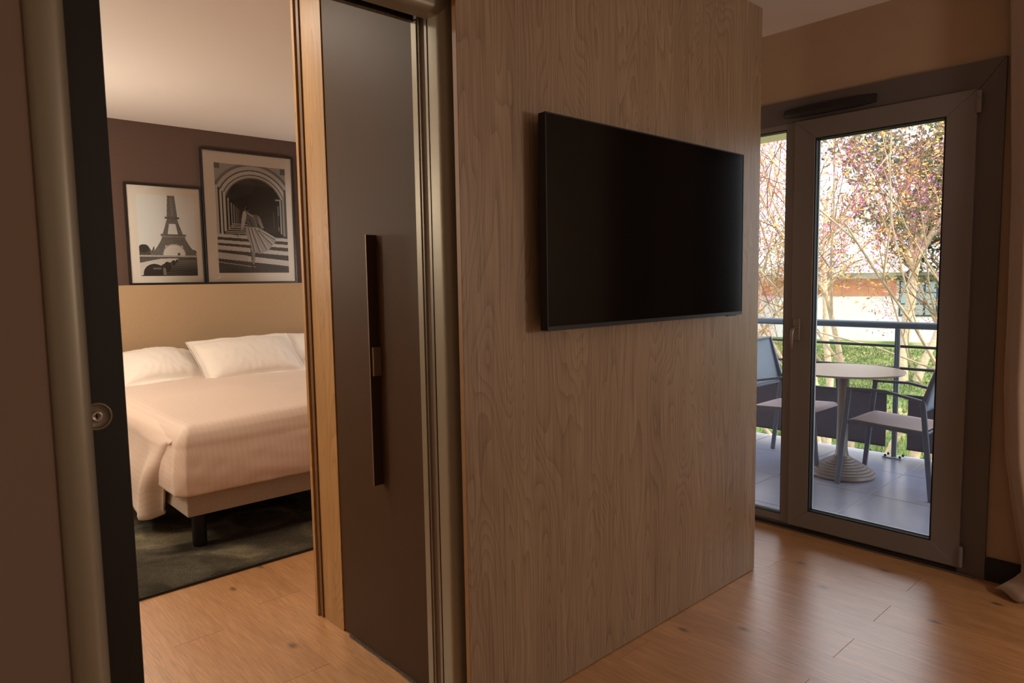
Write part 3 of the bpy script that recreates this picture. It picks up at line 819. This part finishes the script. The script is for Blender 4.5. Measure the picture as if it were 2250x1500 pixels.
def tower_print():
    P = Pic(170, 232, .56); P.a = .66 - .06 * np.abs(P.y - .3)
    # distant trees and quay
    t_ = .655 + .02 * np.sin(P.x * 40) + .012 * np.sin(P.x * 97)
    P.put((P.y > t_) & (P.y < .75) & (P.x < .26), .07 + .05 * rs.rand(P.h, P.w)); P.ell(.08, .66, .09, .05, .06); P.ell(.90, .70, .10, .035, .10); P.ell(.80, .71, .08, .03, .09)
    c = .60
    # tower legs from the ground up to the first platform, curved
    for sgn in (-1, 1):
        for lay, (o0, o1, tone) in enumerate(((0, .10, .10), (.10, .13, .2))):
            out = [(c + sgn * (.195 + .21 * ((y - .50) / .24) ** 1.35), y) for y in np.linspace(.50, .745, 12)]
            inn = [(c + sgn * (.115 + .08 * ((y - .50) / .24) ** 1.2), y) for y in np.linspace(.745, .50, 12)]
            P.poly(out + inn, .13)
    P.put((P.y > .50) & (P.y < .62) & (np.abs(P.x - c) < .19), .13)
    P.ell(c + .0, .735, .19, .125, .57, P.y < .735)      # the arch opening
    P.put(((((P.x - c) / .205) ** 2 + ((P.y - .735) / .138) ** 2) < 1) & ((((P.x - c) / .19) ** 2 + ((P.y - .735) / .125) ** 2) > 1) & (P.y < .735), .30)
    P.put((P.y > .478) & (P.y < .502) & (np.abs(P.x - c) < .225), .10); P.put((P.y > .503) & (P.y < .515) & (np.abs(P.x - c) < .225), .30)
    for sgn in (-1, 1):
        out = [(c - .01 + sgn * (.095 + .085 * ((y - .30) / .18) ** 1.1), y) for y in np.linspace(.30, .48, 8)]
        inn = [(c - .01 + sgn * (.045 + .045 * ((y - .30) / .18)), y) for y in np.linspace(.48, .30, 8)]
        P.poly(out + inn, .13)
    P.put((P.y > .285) & (P.y < .35) & (np.abs(P.x - c + .01) < .09), .14)
    P.put((P.y > .262) & (P.y < .29) & (np.abs(P.x - c + .01) < .125), .09)
    P.poly([(c - .075, .0), (c + .05, .0), (c + .085, .265), (c - .10, .265)], .14)
    P.poly([(c - .03, .03), (c + .01, .03), (c + .018, .25), (c - .03, .25)], .20)
    # lattice of the ironwork
    lat = ((np.sin((P.x + P.y * .75) * 150) > .72) | (np.sin((P.x - P.y * .75) * 150) > .72))
    dark = (P.a < .15) & (P.y < .745) & (P.x > .18)
    P.put(dark & lat, .17); P.put(dark & (rs.rand(P.h, P.w) > .9), .26)
    # quay, far bank
    P.put((P.y > .742) & (P.y < .765), .34 + .2 * (rs.rand(P.h, P.w) > .7)); P.put((P.y > .765) & (P.y < .80), .09 + .04 * rs.rand(P.h, P.w))
    P.put((P.y > .71) & (P.y < .742) & (P.x > .66) & (P.x < .70), .1)
    # river
    P.put(P.y >= .80, .05 + .0)
    riv = (P.y >= .80); P.a = np.where(riv, .07 + .10 * np.clip((.93 - P.y) / .13, 0, 1) * np.clip((P.x - .3) / .5, 0, 1) + .03 * np.sin(P.y * 260 + P.x * 20), P.a)
    # bridge
    P.poly([(0, .81), (.35, .775), (.66, .775), (.66, .80), (.40, .85), (0, 1.0)], .52)
    P.poly([(0, .795), (.36, .765), (.66, .768), (.66, .778), (.36, .785), (0, .838)], .12)
    for cx, cy, rx, ry in ((.24, .975, .19, .125), (.465, .885, .065, .062), (.575, .835, .035, .032), (.635, .812, .02, .02)):
        P.ell(cx, cy, rx, ry, .05, P.y < 1)
    P.poly([(.39, .90), (.43, .90), (.44, .985), (.39, .985)], .20)
    P.put((P.x > .22) & (P.x < .36) & (P.y > .895) & (P.y < .92), .16)
    return P.a
def arcade_print():
    P = Pic(180, 270, .10)
    P.a = .09 + .0 * P.x
    cx, cy = .525, .40
    def rr_(x, y): return np.sqrt(((P.x - cx) / x) ** 2 + ((P.y - cy) / y) ** 2)
    up = P.y < cy
    P.put(up & (P.y < .62), .34)
    e = rr_(.62, .42)
    for r0, r1, val in ((1.0, 1.2, .30), (.94, 1.0, .16), (.86, .94, .40), (.83, .86, .10), (.76, .83, .46), (.735, .76, .12), (.69, .735, .42), (.665, .69, .14), (0, .665, .055)):
        P.put((e >= r0) & (e < r1) & up, val)
    P.put((P.y < .05) & (P.x < .07), .12); P.put((P.y < .06) & (P.x > .93), .12)
    P.put(~up & (P.y < .66), .055)
    P.a = np.where((P.y > .18) & (P.y < .62) & (np.abs(P.x - .56) < .36) & (P.a < .06), .035 + .03 * np.clip((P.y - .3) / .3, 0, 1), P.a)
    # receding pillars at the left
    x = .0; k = 0
    for (x0, x1, y0, y1, val) in ((.0, .035, .20, .66, .42), (.035, .055, .22, .66, .06), (.055, .085, .24, .64, .50), (.085, .10, .25, .62, .05), (.10, .135, .26, .62, .46), (.135, .155, .30, .60, .04),
                                  (.155, .18, .31, .60, .34), (.18, .20, .33, .585, .03), (.20, .215, .35, .58, .28), (.235, .248, .37, .57, .24), (.265, .276, .39, .56, .2), (.29, .30, .40, .55, .16), (.315, .322, .41, .54, .13)):
        P.put((P.x >= x0) & (P.x < x1) & (P.y > y0) & (P.y < y1), val)
    for (x0, x1, y0, y1, val) in ((.90, .925, .30, .63, .34), (.925, .94, .30, .64, .08), (.94, .965, .28, .65, .30), (.965, 1.0, .2, .67, .12), (.865, .885, .36, .60, .20), (.80, .81, .42, .58, .10)):
        P.put((P.x >= x0) & (P.x < x1) & (P.y > y0) & (P.y < y1), val)
    P.put((P.x > .87) & (P.x < .90) & (P.y > .45) & (P.y < .56), .03)
    P.put((P.x > .84) & (P.x < .90) & (P.y > .295) & (P.y < .31), .30)
    # far floor bars
    for k in range(7):
        y = .545 + k * .017
        P.put((P.y > y) & (P.y < y + .008) & (P.x > .12 + (.62 - y) * 1.2) & (P.x < .42), .40)
    # sunlit bands on the paving
    P.put(P.y > .655, .08 + .02 * rs.rand(P.h, P.w))
    for y0, h0, sl in ((.640, .030, .03), (.695, .030, .035), (.745, .040, .05), (.815, .052, .07)):
        q = P.y - P.x * sl
        P.put((q > y0) & (q < y0 + h0), .50)
    q = P.y - P.x * .07
    P.put((q > .81) & (q < .865) & (P.x < .40), .44)
    P.line((0, .90), (.50, .945), .008, .45)
    # walking figure in a long wind-blown dress, seen from behind
    P.ell(.42, .405, .030, .028, .16); P.ell(.425, .40, .026, .022, .05)
    P.poly([(.37, .425), (.41, .42), (.47, .455), (.555, .45), (.60, .475), (.63, .54), (.645, .575), (.61, .58), (.565, .53), (.555, .60), (.42, .60), (.415, .53), (.38, .53)], .13)
    P.poly([(.365, .43), (.40, .42), (.415, .455), (.40, .50), (.375, .56), (.345, .60), (.33, .595), (.34, .50)], .40)
    P.poly([(.57, .46), (.60, .475), (.64, .55), (.655, .575), (.62, .585), (.585, .53)], .24)
    P.line((.43, .44), (.50, .47), .02, .34); P.line((.45, .50), (.50, .58), .012, .06); P.line((.51, .48), (.55, .56), .012, .22)
    P.line((.355, .59), (.275, .66), .02, .22)
    P.poly([(.40, .57), (.57, .57), (.68, .61), (.80, .655), (.83, .69), (.78, .73), (.70, .79), (.58, .82), (.48, .80), (.44, .72), (.39, .64)], .34)
    for (a, b_) in (((.43, .58), (.50, .80)), ((.47, .58), (.58, .81)), ((.52, .58), (.68, .78)), ((.56, .60), (.76, .73)), ((.58, .60), (.80, .68))):
        P.line(a, b_, .012, .12); P.line((a[0] + .02, a[1]), (b_[0] + .02, b_[1] - .01), .010, .48)
    P.poly([(.44, .72), (.47, .80), (.50, .84), (.49, .90), (.455, .91), (.45, .85)], .16)
    P.poly([(.475, .79), (.51, .80), (.505, .88), (.49, .92), (.46, .93), (.47, .87)], .26); P.line((.46, .91), (.47, .965), .018, .06)
    P.a += .015 * (rs.rand(P.h, P.w) - .5)
    return P.a
def picture(x0, x1, z0, z1, ml, mr_, mt_, mb, arr, label, seed):
    root = empty('framed_picture', ((x0 + x1) / 2, YB, z0), label, 'picture')
    y = YB - .026
    b = bmesh.new(); fw = .016
    for (a0, a1, c0, c1) in ((x0, x0 + fw, z0, z1), (x1 - fw, x1, z0, z1), (x0 + fw, x1 - fw, z0, z0 + fw), (x0 + fw, x1 - fw, z1 - fw, z1)):
        box(b, a0, a1, y, YB - .001, c0, c1, .0015, 1)
    obj('frame', b, MW['picframe'], root)
    obj('mat_board', bx(x0 + fw, x1 - fw, y + .012, YB - .004, z0 + fw, z1 - fw), MW['mat'], root)
    W, H = x1 - x0, z1 - z0
    px0, px1, pz0, pz1 = x0 + ml * W, x1 - mr_ * W, z0 + mb * H, z1 - mt_ * H
    h, w_ = arr.shape
    xs = np.linspace(px0, px1, w_ + 1); zs = np.linspace(pz1, pz0, h + 1)
    gx, gz = np.meshgrid(xs, zs); V = np.stack([gx, np.full_like(gx, y + .0105), gz], -1).reshape(-1, 3)
    idx = np.arange((w_ + 1) * (h + 1)).reshape(h + 1, w_ + 1)
    F = np.stack([idx[:-1, :-1], idx[1:, :-1], idx[1:, 1:], idx[:-1, 1:]], -1).reshape(-1, 4)
    me = bpy.data.meshes.new('print'); me.from_pydata(V.tolist(), [], F.tolist()); me.update()
    ca = me.color_attributes.new('ink', 'FLOAT_COLOR', 'CORNER')
    g = np.clip(arr.reshape(-1), 0, 1); c = np.stack([g * 1.04, g, g * .95, np.ones_like(g)], -1)
    c[:, :3] = np.clip((c[:, :3] - .03) * 1.5, .012, .9)
    ca.data.foreach_set('color', np.repeat(c, 4, axis=0).astype(np.float32).reshape(-1))
    finish('print', me, MW['ink'], root)
    obj('glazing', bx(x0 + fw, x1 - fw, y + .003, y + .005, z0 + fw, z1 - fw), MW['acrylic'], root)
picture(1.398, 1.960, 1.3665, 2.143, .145, .105, .105, .088, tower_print(), 'smaller framed black-and-white photograph of an iron lattice tower above a river bridge', 1)
picture(1.966, 2.750, 1.3665, 2.466, .135, .095, .10, .082, arcade_print(), 'taller framed black-and-white photograph of a dress-clad figure under an arcade', 2)

# ------------------------------------------------------------------ balcony
bal = empty('balcony', (0, 0, 0), 'grey-tiled balcony outside the glass door', 'balcony')
obj('slab', bx(XW + .242, 5.55, -1.2, 4.6, -.25, -.0025), MW['grout'], bal)
xs_ = [3.7545, 3.82, 4.42, 5.02, 5.53]; y_ = 1.58 - .6 * 5
k = 0
while y_ < 4.6:
    for a, c in zip(xs_[:-1], xs_[1:]):
        obj('tile', bx(a + .0025, c - .0025, max(-1.2, y_) + .0025, min(4.6, y_ + .6) - .0025, -.0024, 0, bev=.001, seg=1), MW['tile'], bal) if y_ + .6 > -1.2 else None
    y_ += .6
obj('sill', bx(XW + .0525, 3.602, .77, 2.59, -.012, .006, bev=.001), MW['galv'], bal)
for a, c in ((.77, .98), (.98, 1.58), (1.58, 2.18), (2.18, 2.59)):
    obj('tile', bx(3.604, 3.752, a + .0025, c - .0025, -.012, 0, bev=.001, seg=1), MW['tile'], bal)
tag(obj('canopy', bx(XW + .24, 5.42, -7.0, 6.5, 2.44, 2.62), MW['soffit']), 'cream overhanging slab above the balcony', 'canopy')
rl = empty('balcony_railing', (5.45, 1.79, 0), 'blue-grey metal balcony railing with dark grey privacy screens', 'railing')
RXr = 5.45
obj('top_rail', tube(bmesh.new(), [(RXr, -1.2, .983), (RXr, 4.6, .983)], .026, 20), MW['rail'], rl, smooth=True)
for z in (.828, .667, .47):
    obj('rail', tube(bmesh.new(), [(RXr + .012, -1.2, z), (RXr + .012, 4.6, z)], .0105 if z > .5 else .007, 12), MW['raildark'], rl, smooth=True)
for yp in (-1.15, .29, 1.79, 3.29):
    po = obj('post', bx(RXr - .03, RXr + .03, yp - .006, yp + .006, .010, .960, bev=.001), MW['rail'], rl)
    obj('post_fin', bx(RXr - .008, RXr + .008, yp - .022, yp - .0065, .012, .955, bev=.001), MW['galv'], rl)
    pl = obj('base_plate', bx(RXr - .05, RXr + .05, yp - .07, yp + .06, .0005, .010, bev=.002), MW['galv'], rl)
    for dx, dy in ((-.035, -.055), (-.035, .045), (.03, -.055), (.03, .045)):
        obj('bolt', lathe(bmesh.new(), RXr + dx, yp + dy, [(.009, .010), (.009, .018), (.005, .026)], 8), MW['black_metal'], pl)
for y0, y1 in ((-1.08, .22), (.36, 1.712), (1.858, 3.22), (3.36, 4.6)):
    obj('screen_panel', bx(RXr + .030, RXr + .036, y0, y1, .065, .475, bev=.0005), MW['screen'], rl)
    b = bmesh.new(); tube(b, [(RXr + .026, y0, .07), (RXr + .026, y1, .07)], .005, 8)
    obj('screen_rod', b, MW['raildark'], rl)

# table
tb = empty('bistro_table', (4.75, 1.86, 0), 'round bistro table with ringed pedestal base on the balcony', 'table')
TCX, TCY = 4.745, 1.882
obj('tabletop', lathe(bmesh.new(), TCX, TCY, [(.355, .705), (.366, .708), (.368, .713), (.366, .7185), (.358, .720)], 72), MW['tabletop'], tb)
prof = [(.203, .003), (.209, .012), (.206, .030)]
z = .030; r = .193
for k in range(7):
    prof += [(r + .006, z - .001), (r + .006, z + .009), (r - .002, z + .0125)]; z += .0135; r -= .0225
prof += [(.045, z + .01), (.040, z + .03), (.036, z + .06), (.034, .40), (.036, .67), (.05, .690), (.05, .7045)]
pd = obj('pedestal', lathe(bmesh.new(), TCX, TCY, prof, 64), MW['pedestal'], tb, smooth=True); pd.data.set_sharp_from_angle(angle=math.radians(30))

# chairs: local frame, front = +y
def make_chair():
    root = empty('garden_chair', (0, 0, 0))
    hwid = .222
    for s in (-1, 1):
        x = s * hwid
        b = bmesh.new(); beam(b, (x, .272, .0), (x, .212, .632), .016, .030); obj('leg', b, MW['chairmetal'], root, local=True)
        b = bmesh.new(); beam(b, (x, -.272, .0), (x, -.212, .590), .016, .030); obj('leg', b, MW['chairmetal'], root, local=True)
        b = bmesh.new(); beam(b, (x, .228, .632), (x, .0, .637), .024, .016); beam(b, (x, .004, .637), (x, -.225, .592), .024, .016); obj('armrest', b, MW['chairmetal'], root, local=True)
        b = bmesh.new(); beam(b, (x - s * .017, .215, .418), (x - s * .017, -.215, .396), .014, .024); obj('side_rail', b, MW['chairmetal'], root, local=True)
        b = bmesh.new(); beam(b, (x - s * .004, -.205, .56), (x - s * .004, -.312, .885), .018, .026); obj('back_post', b, MW['chairmetal'], root, local=True)
    for nm, a, c in (('cross_rail', (-hwid, .205, .412), (hwid, .205, .412)), ('cross_rail', (-hwid, -.215, .392), (hwid, -.215, .392)), ('back_rail', (-hwid, -.312, .88), (hwid, -.312, .88)), ('back_rail', (-hwid, -.222, .545), (hwid, -.222, .545))):
        b = bmesh.new(); beam(b, a, c, .014, .022, up=(0, 0, 1)); obj(nm, b, MW['chairmetal'], root, local=True)
    # sling seat
    V = []; F = []; nx, ny = 12, 20
    for i in range(nx + 1):
        for j in range(ny + 1):
            u = -1 + 2 * i / nx; v = j / ny
            y = -.215 + .455 * v; z = .402 + .022 * v - .014 * (1 - u * u) * math.sin(v * PI) - (.05 * max(0, v - .92) / .08 * .35)
            V.append((u * .205, y, z + .010))
    for i in range(nx):
        for j in range(ny): a = i * (ny + 1) + j; F.append((a, a + ny + 1, a + ny + 2, a + 1))
    o = pyobj('seat', V, F, MW['sling'], root, smooth=True, local=True); o.modifiers.new('s', 'SOLIDIFY').thickness = .004
    V = []; F = []
    for i in range(nx + 1):
        for j in range(ny + 1):
            u = -1 + 2 * i / nx; v = j / ny
            y = -.222 - .09 * v - .020 * (1 - u * u); z = .545 + .335 * v
            V.append((u * .215, y, z))
    for i in range(nx):
        for j in range(ny): a = i * (ny + 1) + j; F.append((a, a + ny + 1, a + ny + 2, a + 1))
    o = pyobj('backrest', V, F, MW['slingback'], root, smooth=True, local=True); o.modifiers.new('s', 'SOLIDIFY').thickness = .004
    return root
ch = make_chair()
ch.location = (4.73, 1.54, .0005)
tag(ch, 'metal and mesh garden chair on the right of the bistro table', 'chair', 'balcony chairs')
c2 = ch.copy(); COL.objects.link(c2); c2.location = (4.87, 2.275, .0005); c2.rotation_euler = (0, 0, PI)
c2['label'] = 'metal and mesh garden chair on the left, seen through the narrow pane'
for q in list(ch.children):
    d = q.copy(); COL.objects.link(d); d.parent = c2

# ------------------------------------------------------------------ garden
G = -1.9
def ground_mat():
    m, t, p, out = newmat('lawn_soil'); N, L = t.nodes, t.links
    tc = N.new('ShaderNodeTexCoord'); n1 = N.new('ShaderNodeTexNoise'); n1.inputs['Scale'].default_value = .6; n1.inputs['Detail'].default_value = 8; L.new(tc.outputs['Object'], n1.inputs[0])
    cr = N.new('ShaderNodeValToRGB'); L.new(n1.outputs[0], cr.inputs[0]); e = cr.color_ramp.elements
    e[0].position = .38; e[0].color = srgb(84, 104, 54); e[1].position = .62; e[1].color = srgb(170, 158, 112)
    k = e.new(.52); k.color = srgb(122, 142, 78)
    L.new(cr.outputs[0], p.inputs['Base Color']); p.inputs['Roughness'].default_value = .95; p.inputs['Specular IOR Level'].default_value = .1
    n2 = N.new('ShaderNodeTexNoise'); n2.inputs['Scale'].default_value = 9; n2.inputs['Detail'].default_value = 6; L.new(tc.outputs['Object'], n2.inputs[0])
    bp = N.new('ShaderNodeBump'); bp.inputs['Strength'].default_value = .8; bp.inputs['Distance'].default_value = .12; L.new(n2.outputs[0], bp.inputs['Height']); L.new(bp.outputs[0], p.inputs['Normal'])
    return m
gm = ground_mat()
V = []; F = []; n = 80
for i in range(n + 1):
    for j in range(n + 1):
        x = 3.8 + 56 * i / n; y = -25 + 75 * j / n
        V.append((x, y, G - .08 + .08 * noise.noise((x * .4, y * .4, 0))))
for i in range(n):
    for j in range(n): a = i * (n + 1) + j; F.append((a, a + n + 1, a + n + 2, a + 1))
lawn = pyobj('lawn', V, F, gm, smooth=True); tag(lawn, 'sunlit green lawn beyond the balcony railing', 'lawn')
rg = np.random.RandomState(3)
def grass():
    V = []; F = []
    N_ = 20000
    X = 7 + 26 * rg.rand(N_) ** 1.0; Yr = (.24 + .40 * rg.rand(N_)) * X
    for k in range(N_):
        x, y = X[k], Yr[k]; h = .05 + .09 * rg.rand(); a = rg.rand() * PI; w_ = .008 + .0012 * x
        dx, dy = math.cos(a) * w_, math.sin(a) * w_; lx, ly = (rg.rand(2) - .5) * .08
        z = G - .08 + .08 * noise.noise((x * .4, y * .4, 0))
        i = len(V); V += [(x - dx, y - dy, z), (x + dx, y + dy, z), (x + lx, y + ly, z + h)]; F.append((i, i + 1, i + 2))
    return pyobj('grass', V, F, pm('grass_blade', srgb(112, 124, 74), .8, var=.4, vscale=1.2), lawn)
tag(grass(), kind='stuff')
# outer wall of the building below and beside the balcony
tag(obj('facade', bx(XW + .241, XW + .30, -6, -1.3, G, 2.9), MW['render']), 'pale rendered facade beside the balcony', 'wall')

bark = pm('pale_bark', srgb(190, 168, 140), .85, bump=.6, bscale=60, var=.25, vscale=14)
bark2 = pm('twig_bark', srgb(132, 100, 74), .85, var=.2, vscale=12)
leaf_a = pm('bronze_leaf', srgb(214, 156, 74), .6, var=.3, vscale=3)
leaf_d = pm('brown_leaf', srgb(128, 92, 52), .6, var=.3, vscale=3)
flower = pm('magenta_blossom', srgb(206, 84, 166), .6, var=.25, vscale=5)
leaf_g = pm('evergreen_leaf', srgb(62, 84, 46), .7, var=.35, vscale=2)
leaf_y = pm('spring_leaf', srgb(136, 146, 70), .7, var=.3, vscale=2)

class TreeB:
    def __init__(s, seed, low=.5): s.low = low; s.r = random.Random(seed); s.trunk = ([], []); s.twig = ([], []); s.tips = []
    def seg(s, store, pts, rad, n):
        V, F = store; rings = []; up = Vector((.31, .95, .1))
        for i, p in enumerate(pts):
            d = (pts[min(i + 1, len(pts) - 1)] - pts[max(i - 1, 0)]).normalized()
            u = (up - d * up.dot(d)).normalized(); v = d.cross(u); st = len(V)
            for k in range(n): V.append(p + (u * math.cos(2 * PI * k / n) + v * math.sin(2 * PI * k / n)) * rad[i])
            rings.append(st)
        for a, b in zip(rings[:-1], rings[1:]):
            for k in range(n): F.append((a + k, a + (k + 1) % n, b + (k + 1) % n, b + k))
    def branch(s, p, d, L, r, depth, maxd, spread, wob=.22, lift=.08):
        n = 7 if depth == 0 else (5 if depth < 3 else 3)
        m = 7 if depth == 0 else 4
        pts = [p.copy()]; q = p.copy(); dd = d.copy()
        for i in range(m):
            dd = (dd + Vector((s.r.gauss(0, 1), s.r.gauss(0, 1), s.r.gauss(0, .7))) * wob * .5 + Vector((0, 0, lift))).normalized()
            q = q + dd * (L / m); pts.append(q.copy())
        rad = [r * (1 - .68 * i / m) for i in range(m + 1)]
        s.seg(s.trunk if depth < 2 else s.twig, pts, rad, n)
        if depth >= maxd - 1:
            for i in range(1, m + 1): s.tips.append((pts[i], dd.copy()))
        if depth < maxd:
            nb = (6 if depth == 0 else 4 if depth < 2 else 3 if depth < 3 else 2)
            for k in range(nb):
                t_ = (s.low if depth == 0 else .2) + (.98 - s.low if depth == 0 else .78) * (k + s.r.random() * .7) / nb; t_ = min(.98, t_) * m
                i = int(t_); fr = t_ - i; b0 = pts[i].lerp(pts[min(i + 1, m)], fr)
                ax = Vector((s.r.gauss(0, 1), s.r.gauss(0, 1), s.r.gauss(0, 1))); ax = (ax - dd * ax.dot(dd)).normalized()
                nd = (dd * math.cos(spread) + ax * math.sin(spread) * (0.7 + .5 * s.r.random())).normalized()
                s.branch(b0, nd, L * (.50 + .18 * s.r.random()), max(.0026, r * .36), depth + 1, maxd, spread * 1.03, wob, lift * .8)
def leaves(tips, rnd, per, size, keep=1.0, jit=.07):
    V = []; F = []
    for p, d in tips:
        if rnd.random() > keep: continue
        for k in range(per):
            c = p + Vector((rnd.gauss(0, jit), rnd.gauss(0, jit), rnd.gauss(0, jit)))
            a = Vector((rnd.gauss(0, 1), rnd.gauss(0, 1), rnd.gauss(0, 1))).normalized(); b = a.orthogonal().normalized()
            s_ = size * (.6 + .8 * rnd.random()); i = len(V)
            V += [c - a * s_, c + b * s_ * .55, c + a * s_, c - b * s_ * .55]; F.append((i, i + 1, i + 2, i + 3))
    return V, F
def tree(name, base, stems, seed, label, maxd=4, spread=.55, foliage=(), cat='tree', wob=.22, lift=.08, low=.5):
    root = empty(name, base, label, cat)
    T = TreeB(seed, low); rnd = random.Random(seed + 100)
    for (off, d, L, r) in stems:
        T.branch(Vector(base) + Vector(off), Vector(d).normalized(), L, r, 0, maxd, spread, wob, lift)
    pyobj('trunk', T.trunk[0], T.trunk[1], bark, root, smooth=True)
    tag(pyobj('twigs', T.twig[0], T.twig[1], bark2, root), kind='stuff')
    for nm, m, per, size, keep, jit in foliage:
        V, F = leaves(T.tips, rnd, per, size, keep, jit)
        if F: tag(pyobj(nm, V, F, m, root), kind='stuff')
    return root
A = (9.0, 3.38, G)
stems = [((.1, .05, 0), (.05, .06, 1), 4.2, .055), ((.0, -.05, 0), (.0, -.08, 1), 4.4, .048), ((.15, .2, 0), (.1, .28, 1), 4.0, .038), ((.2, -.2, 0), (.1, -.30, 1), 4.2, .045),
         ((-.1, .25, 0), (-.1, .50, 1), 3.8, .034), ((-.05, -.25, 0), (-.10, -.55, 1), 3.9, .058), ((-.1, -.3, 0), (-.05, -.72, 1), 3.7, .045)]
tree('redbud_tree', A, stems, 11, 'multi-stemmed blossoming tree with bronze leaves and magenta flowers, directly beyond the table', 4, .62,
     (('leaves', leaf_a, 3, .022, .6, .09), ('old_leaves', leaf_d, 2, .019, .45, .09), ('blossom', flower, 8, .011, .30, .045)), lift=.05, low=.40)
tree('redbud_tree', (8.7, 5.15, G), [((0, 0, 0), (.05, -.05, 1), 4.2, .05), ((.1, .1, 0), (.1, -.26, 1), 4.0, .042), ((.1, -.1, 0), (-.1, .2, 1), 4.0, .04)], 21,
     'blossoming tree behind the narrow left pane', 4, .62, (('leaves', leaf_a, 3, .022, .5, .09), ('old_leaves', leaf_d, 2, .019, .4, .09), ('blossom', flower, 9, .012, .5, .045)), lift=.05)
tree('redbud_tree', (8.0, 1.35, G), [((0, 0, 0), (.0, .18, 1), 4.4, .036), ((.1, .1, 0), (-.1, .30, 1), 4.2, .030), ((0, .1, 0), (.1, .36, 1), 3.9, .026)], 77,
     'blossoming tree whose purple-flowered boughs reach in from the right', 4, .62, (('leaves', leaf_a, 1, .023, .3, .09), ('blossom', flower, 6, .012, .3, .04)), lift=.03)
tree('slender_tree', (12.2, 5.10, G), [((0, 0, 0), (0, 0, 1), 5.0, .075), ((.1, .2, 0), (.1, .25, 1), 4.4, .06)], 31, 'slender straight-trunked tree farther back on the lawn', 4, .6,
     (('leaves', leaf_y, 1, .035, .15, .10), ('old_leaves', leaf_d, 1, .03, .1, .08)))
tree('dark_tree', (23.0, 7.4, G), [((0, 0, 0), (0, 0, 1), 5.6, .20), ((.1, -.4, 0), (.1, -.15, 1), 4.6, .13)], 41, 'dark evergreen tree behind the blossom at upper right', 4, .5,
     (('leaves', leaf_g, 7, .10, .8, .25),))
tree('green_tree', (27.0, 12.2, G), [((0, 0, 0), (0, 0, 1), 4.0, .14), ((.1, .4, 0), (.1, .5, 1), 3.4, .10)], 51, 'yellow-green leafy tree in front of the white building', 4, .75,
     (('leaves', leaf_y, 2, .08, .5, .3), ('old_leaves', leaf_d, 1, .07, .4, .25)))

# far building: local frame, u along the facade, v outward
bd = empty('building', (37.14, 13.32, G), 'low white building with orange wall section and barred windows', 'building', rz=math.atan2(-5.2, 1.02))
def loc_box(nm, u0, u1, v0, v1, z0, z1, m, parent=bd):
    return obj(nm, bx(u0, u1, v0, v1, z0, z1), m, parent, local=True)
# u = 0 at centre, + toward the right in the picture; wall face at v = 0, building extends to +v
loc_box('wall', -22, 14, 0, 8, -.2, 3.35, MW['render'])
loc_box('roof', -22.5, 14.5, -.9, 8.5, 3.36, 4.0, MW['roofw'])
for k in range(5):
    u0 = -7.0 + k * 1.15 - 1.1
    loc_box('orange_panel', u0, u0 + 1.12, -.05, .0, 2.2, 3.06, MW['orange'])
for k in range(3):
    loc_box('orange_panel', -2.75 + k * 1.25, -1.53 + k * 1.25, -.05, 0, 2.2, 3.06, MW['orange'])
for u0 in (1.1, 3.5, 5.9, -13.0, -16.0):
    wdw = loc_box('window', u0, u0 + 2.2, -.06, 0, 1.2, 2.95, MW['windark'])
    for i in range(4):
        for j in range(3):
            q = bx(u0 + .08 + i * .53, u0 + .08 + i * .53 + .44, -.09, -.061, 1.27 + j * .56, 1.27 + j * .56 + .50)
            obj('pane', q, MW['winglass'], wdw, local=True)
loc_box('hedge_board', 1.0, 9.0, -.5, -.2, 2.98, 3.2, leaf_g)
# hedge along the facade
def hedge(name, u0, u1, v0, v1, z0, z1, m, label, n, size):
    V = []; F = []; r_ = random.Random(len(label)); ang = math.atan2(-5.2, 1.02); c, s_ = math.cos(ang), math.sin(ang)
    root = empty(name, (37.14, 13.32, G), label, 'hedge', rz=ang)
    for k in range(n):
        u = r_.uniform(u0, u1); v = r_.uniform(v0, v1); z = r_.uniform(z0, z1 + .35 * noise.noise((u * .8, 3, 0)))
        a = Vector((r_.gauss(0, 1), r_.gauss(0, 1), r_.gauss(0, 1))).normalized(); b_ = a.orthogonal().normalized(); p = Vector((u, v, z)); i = len(V); q = size * (.6 + .8 * r_.random())
        V += [p - a * q, p + b_ * q * .6, p + a * q, p - b_ * q * .6]; F.append((i, i + 1, i + 2, i + 3))
    tag(pyobj('foliage', V, F, m, root, local=True), kind='stuff')
    b = bmesh.new()
    for k in range(int((u1 - u0) / .9)): tube(b, [(u0 + .4 + k * .9, (v0 + v1) / 2, -.1), (u0 + .4 + k * .9, (v0 + v1) / 2, (z0 + z1) / 2 + z0 * .3)], .05, 6)
    obj('stems', b, bark2, root, local=True)
hedge('hedge', -9.5, -6.3, -3.5, -1.5, .0, 3.6, leaf_d, 'brown leafless shrub at the left of the white building', 7000, .09)
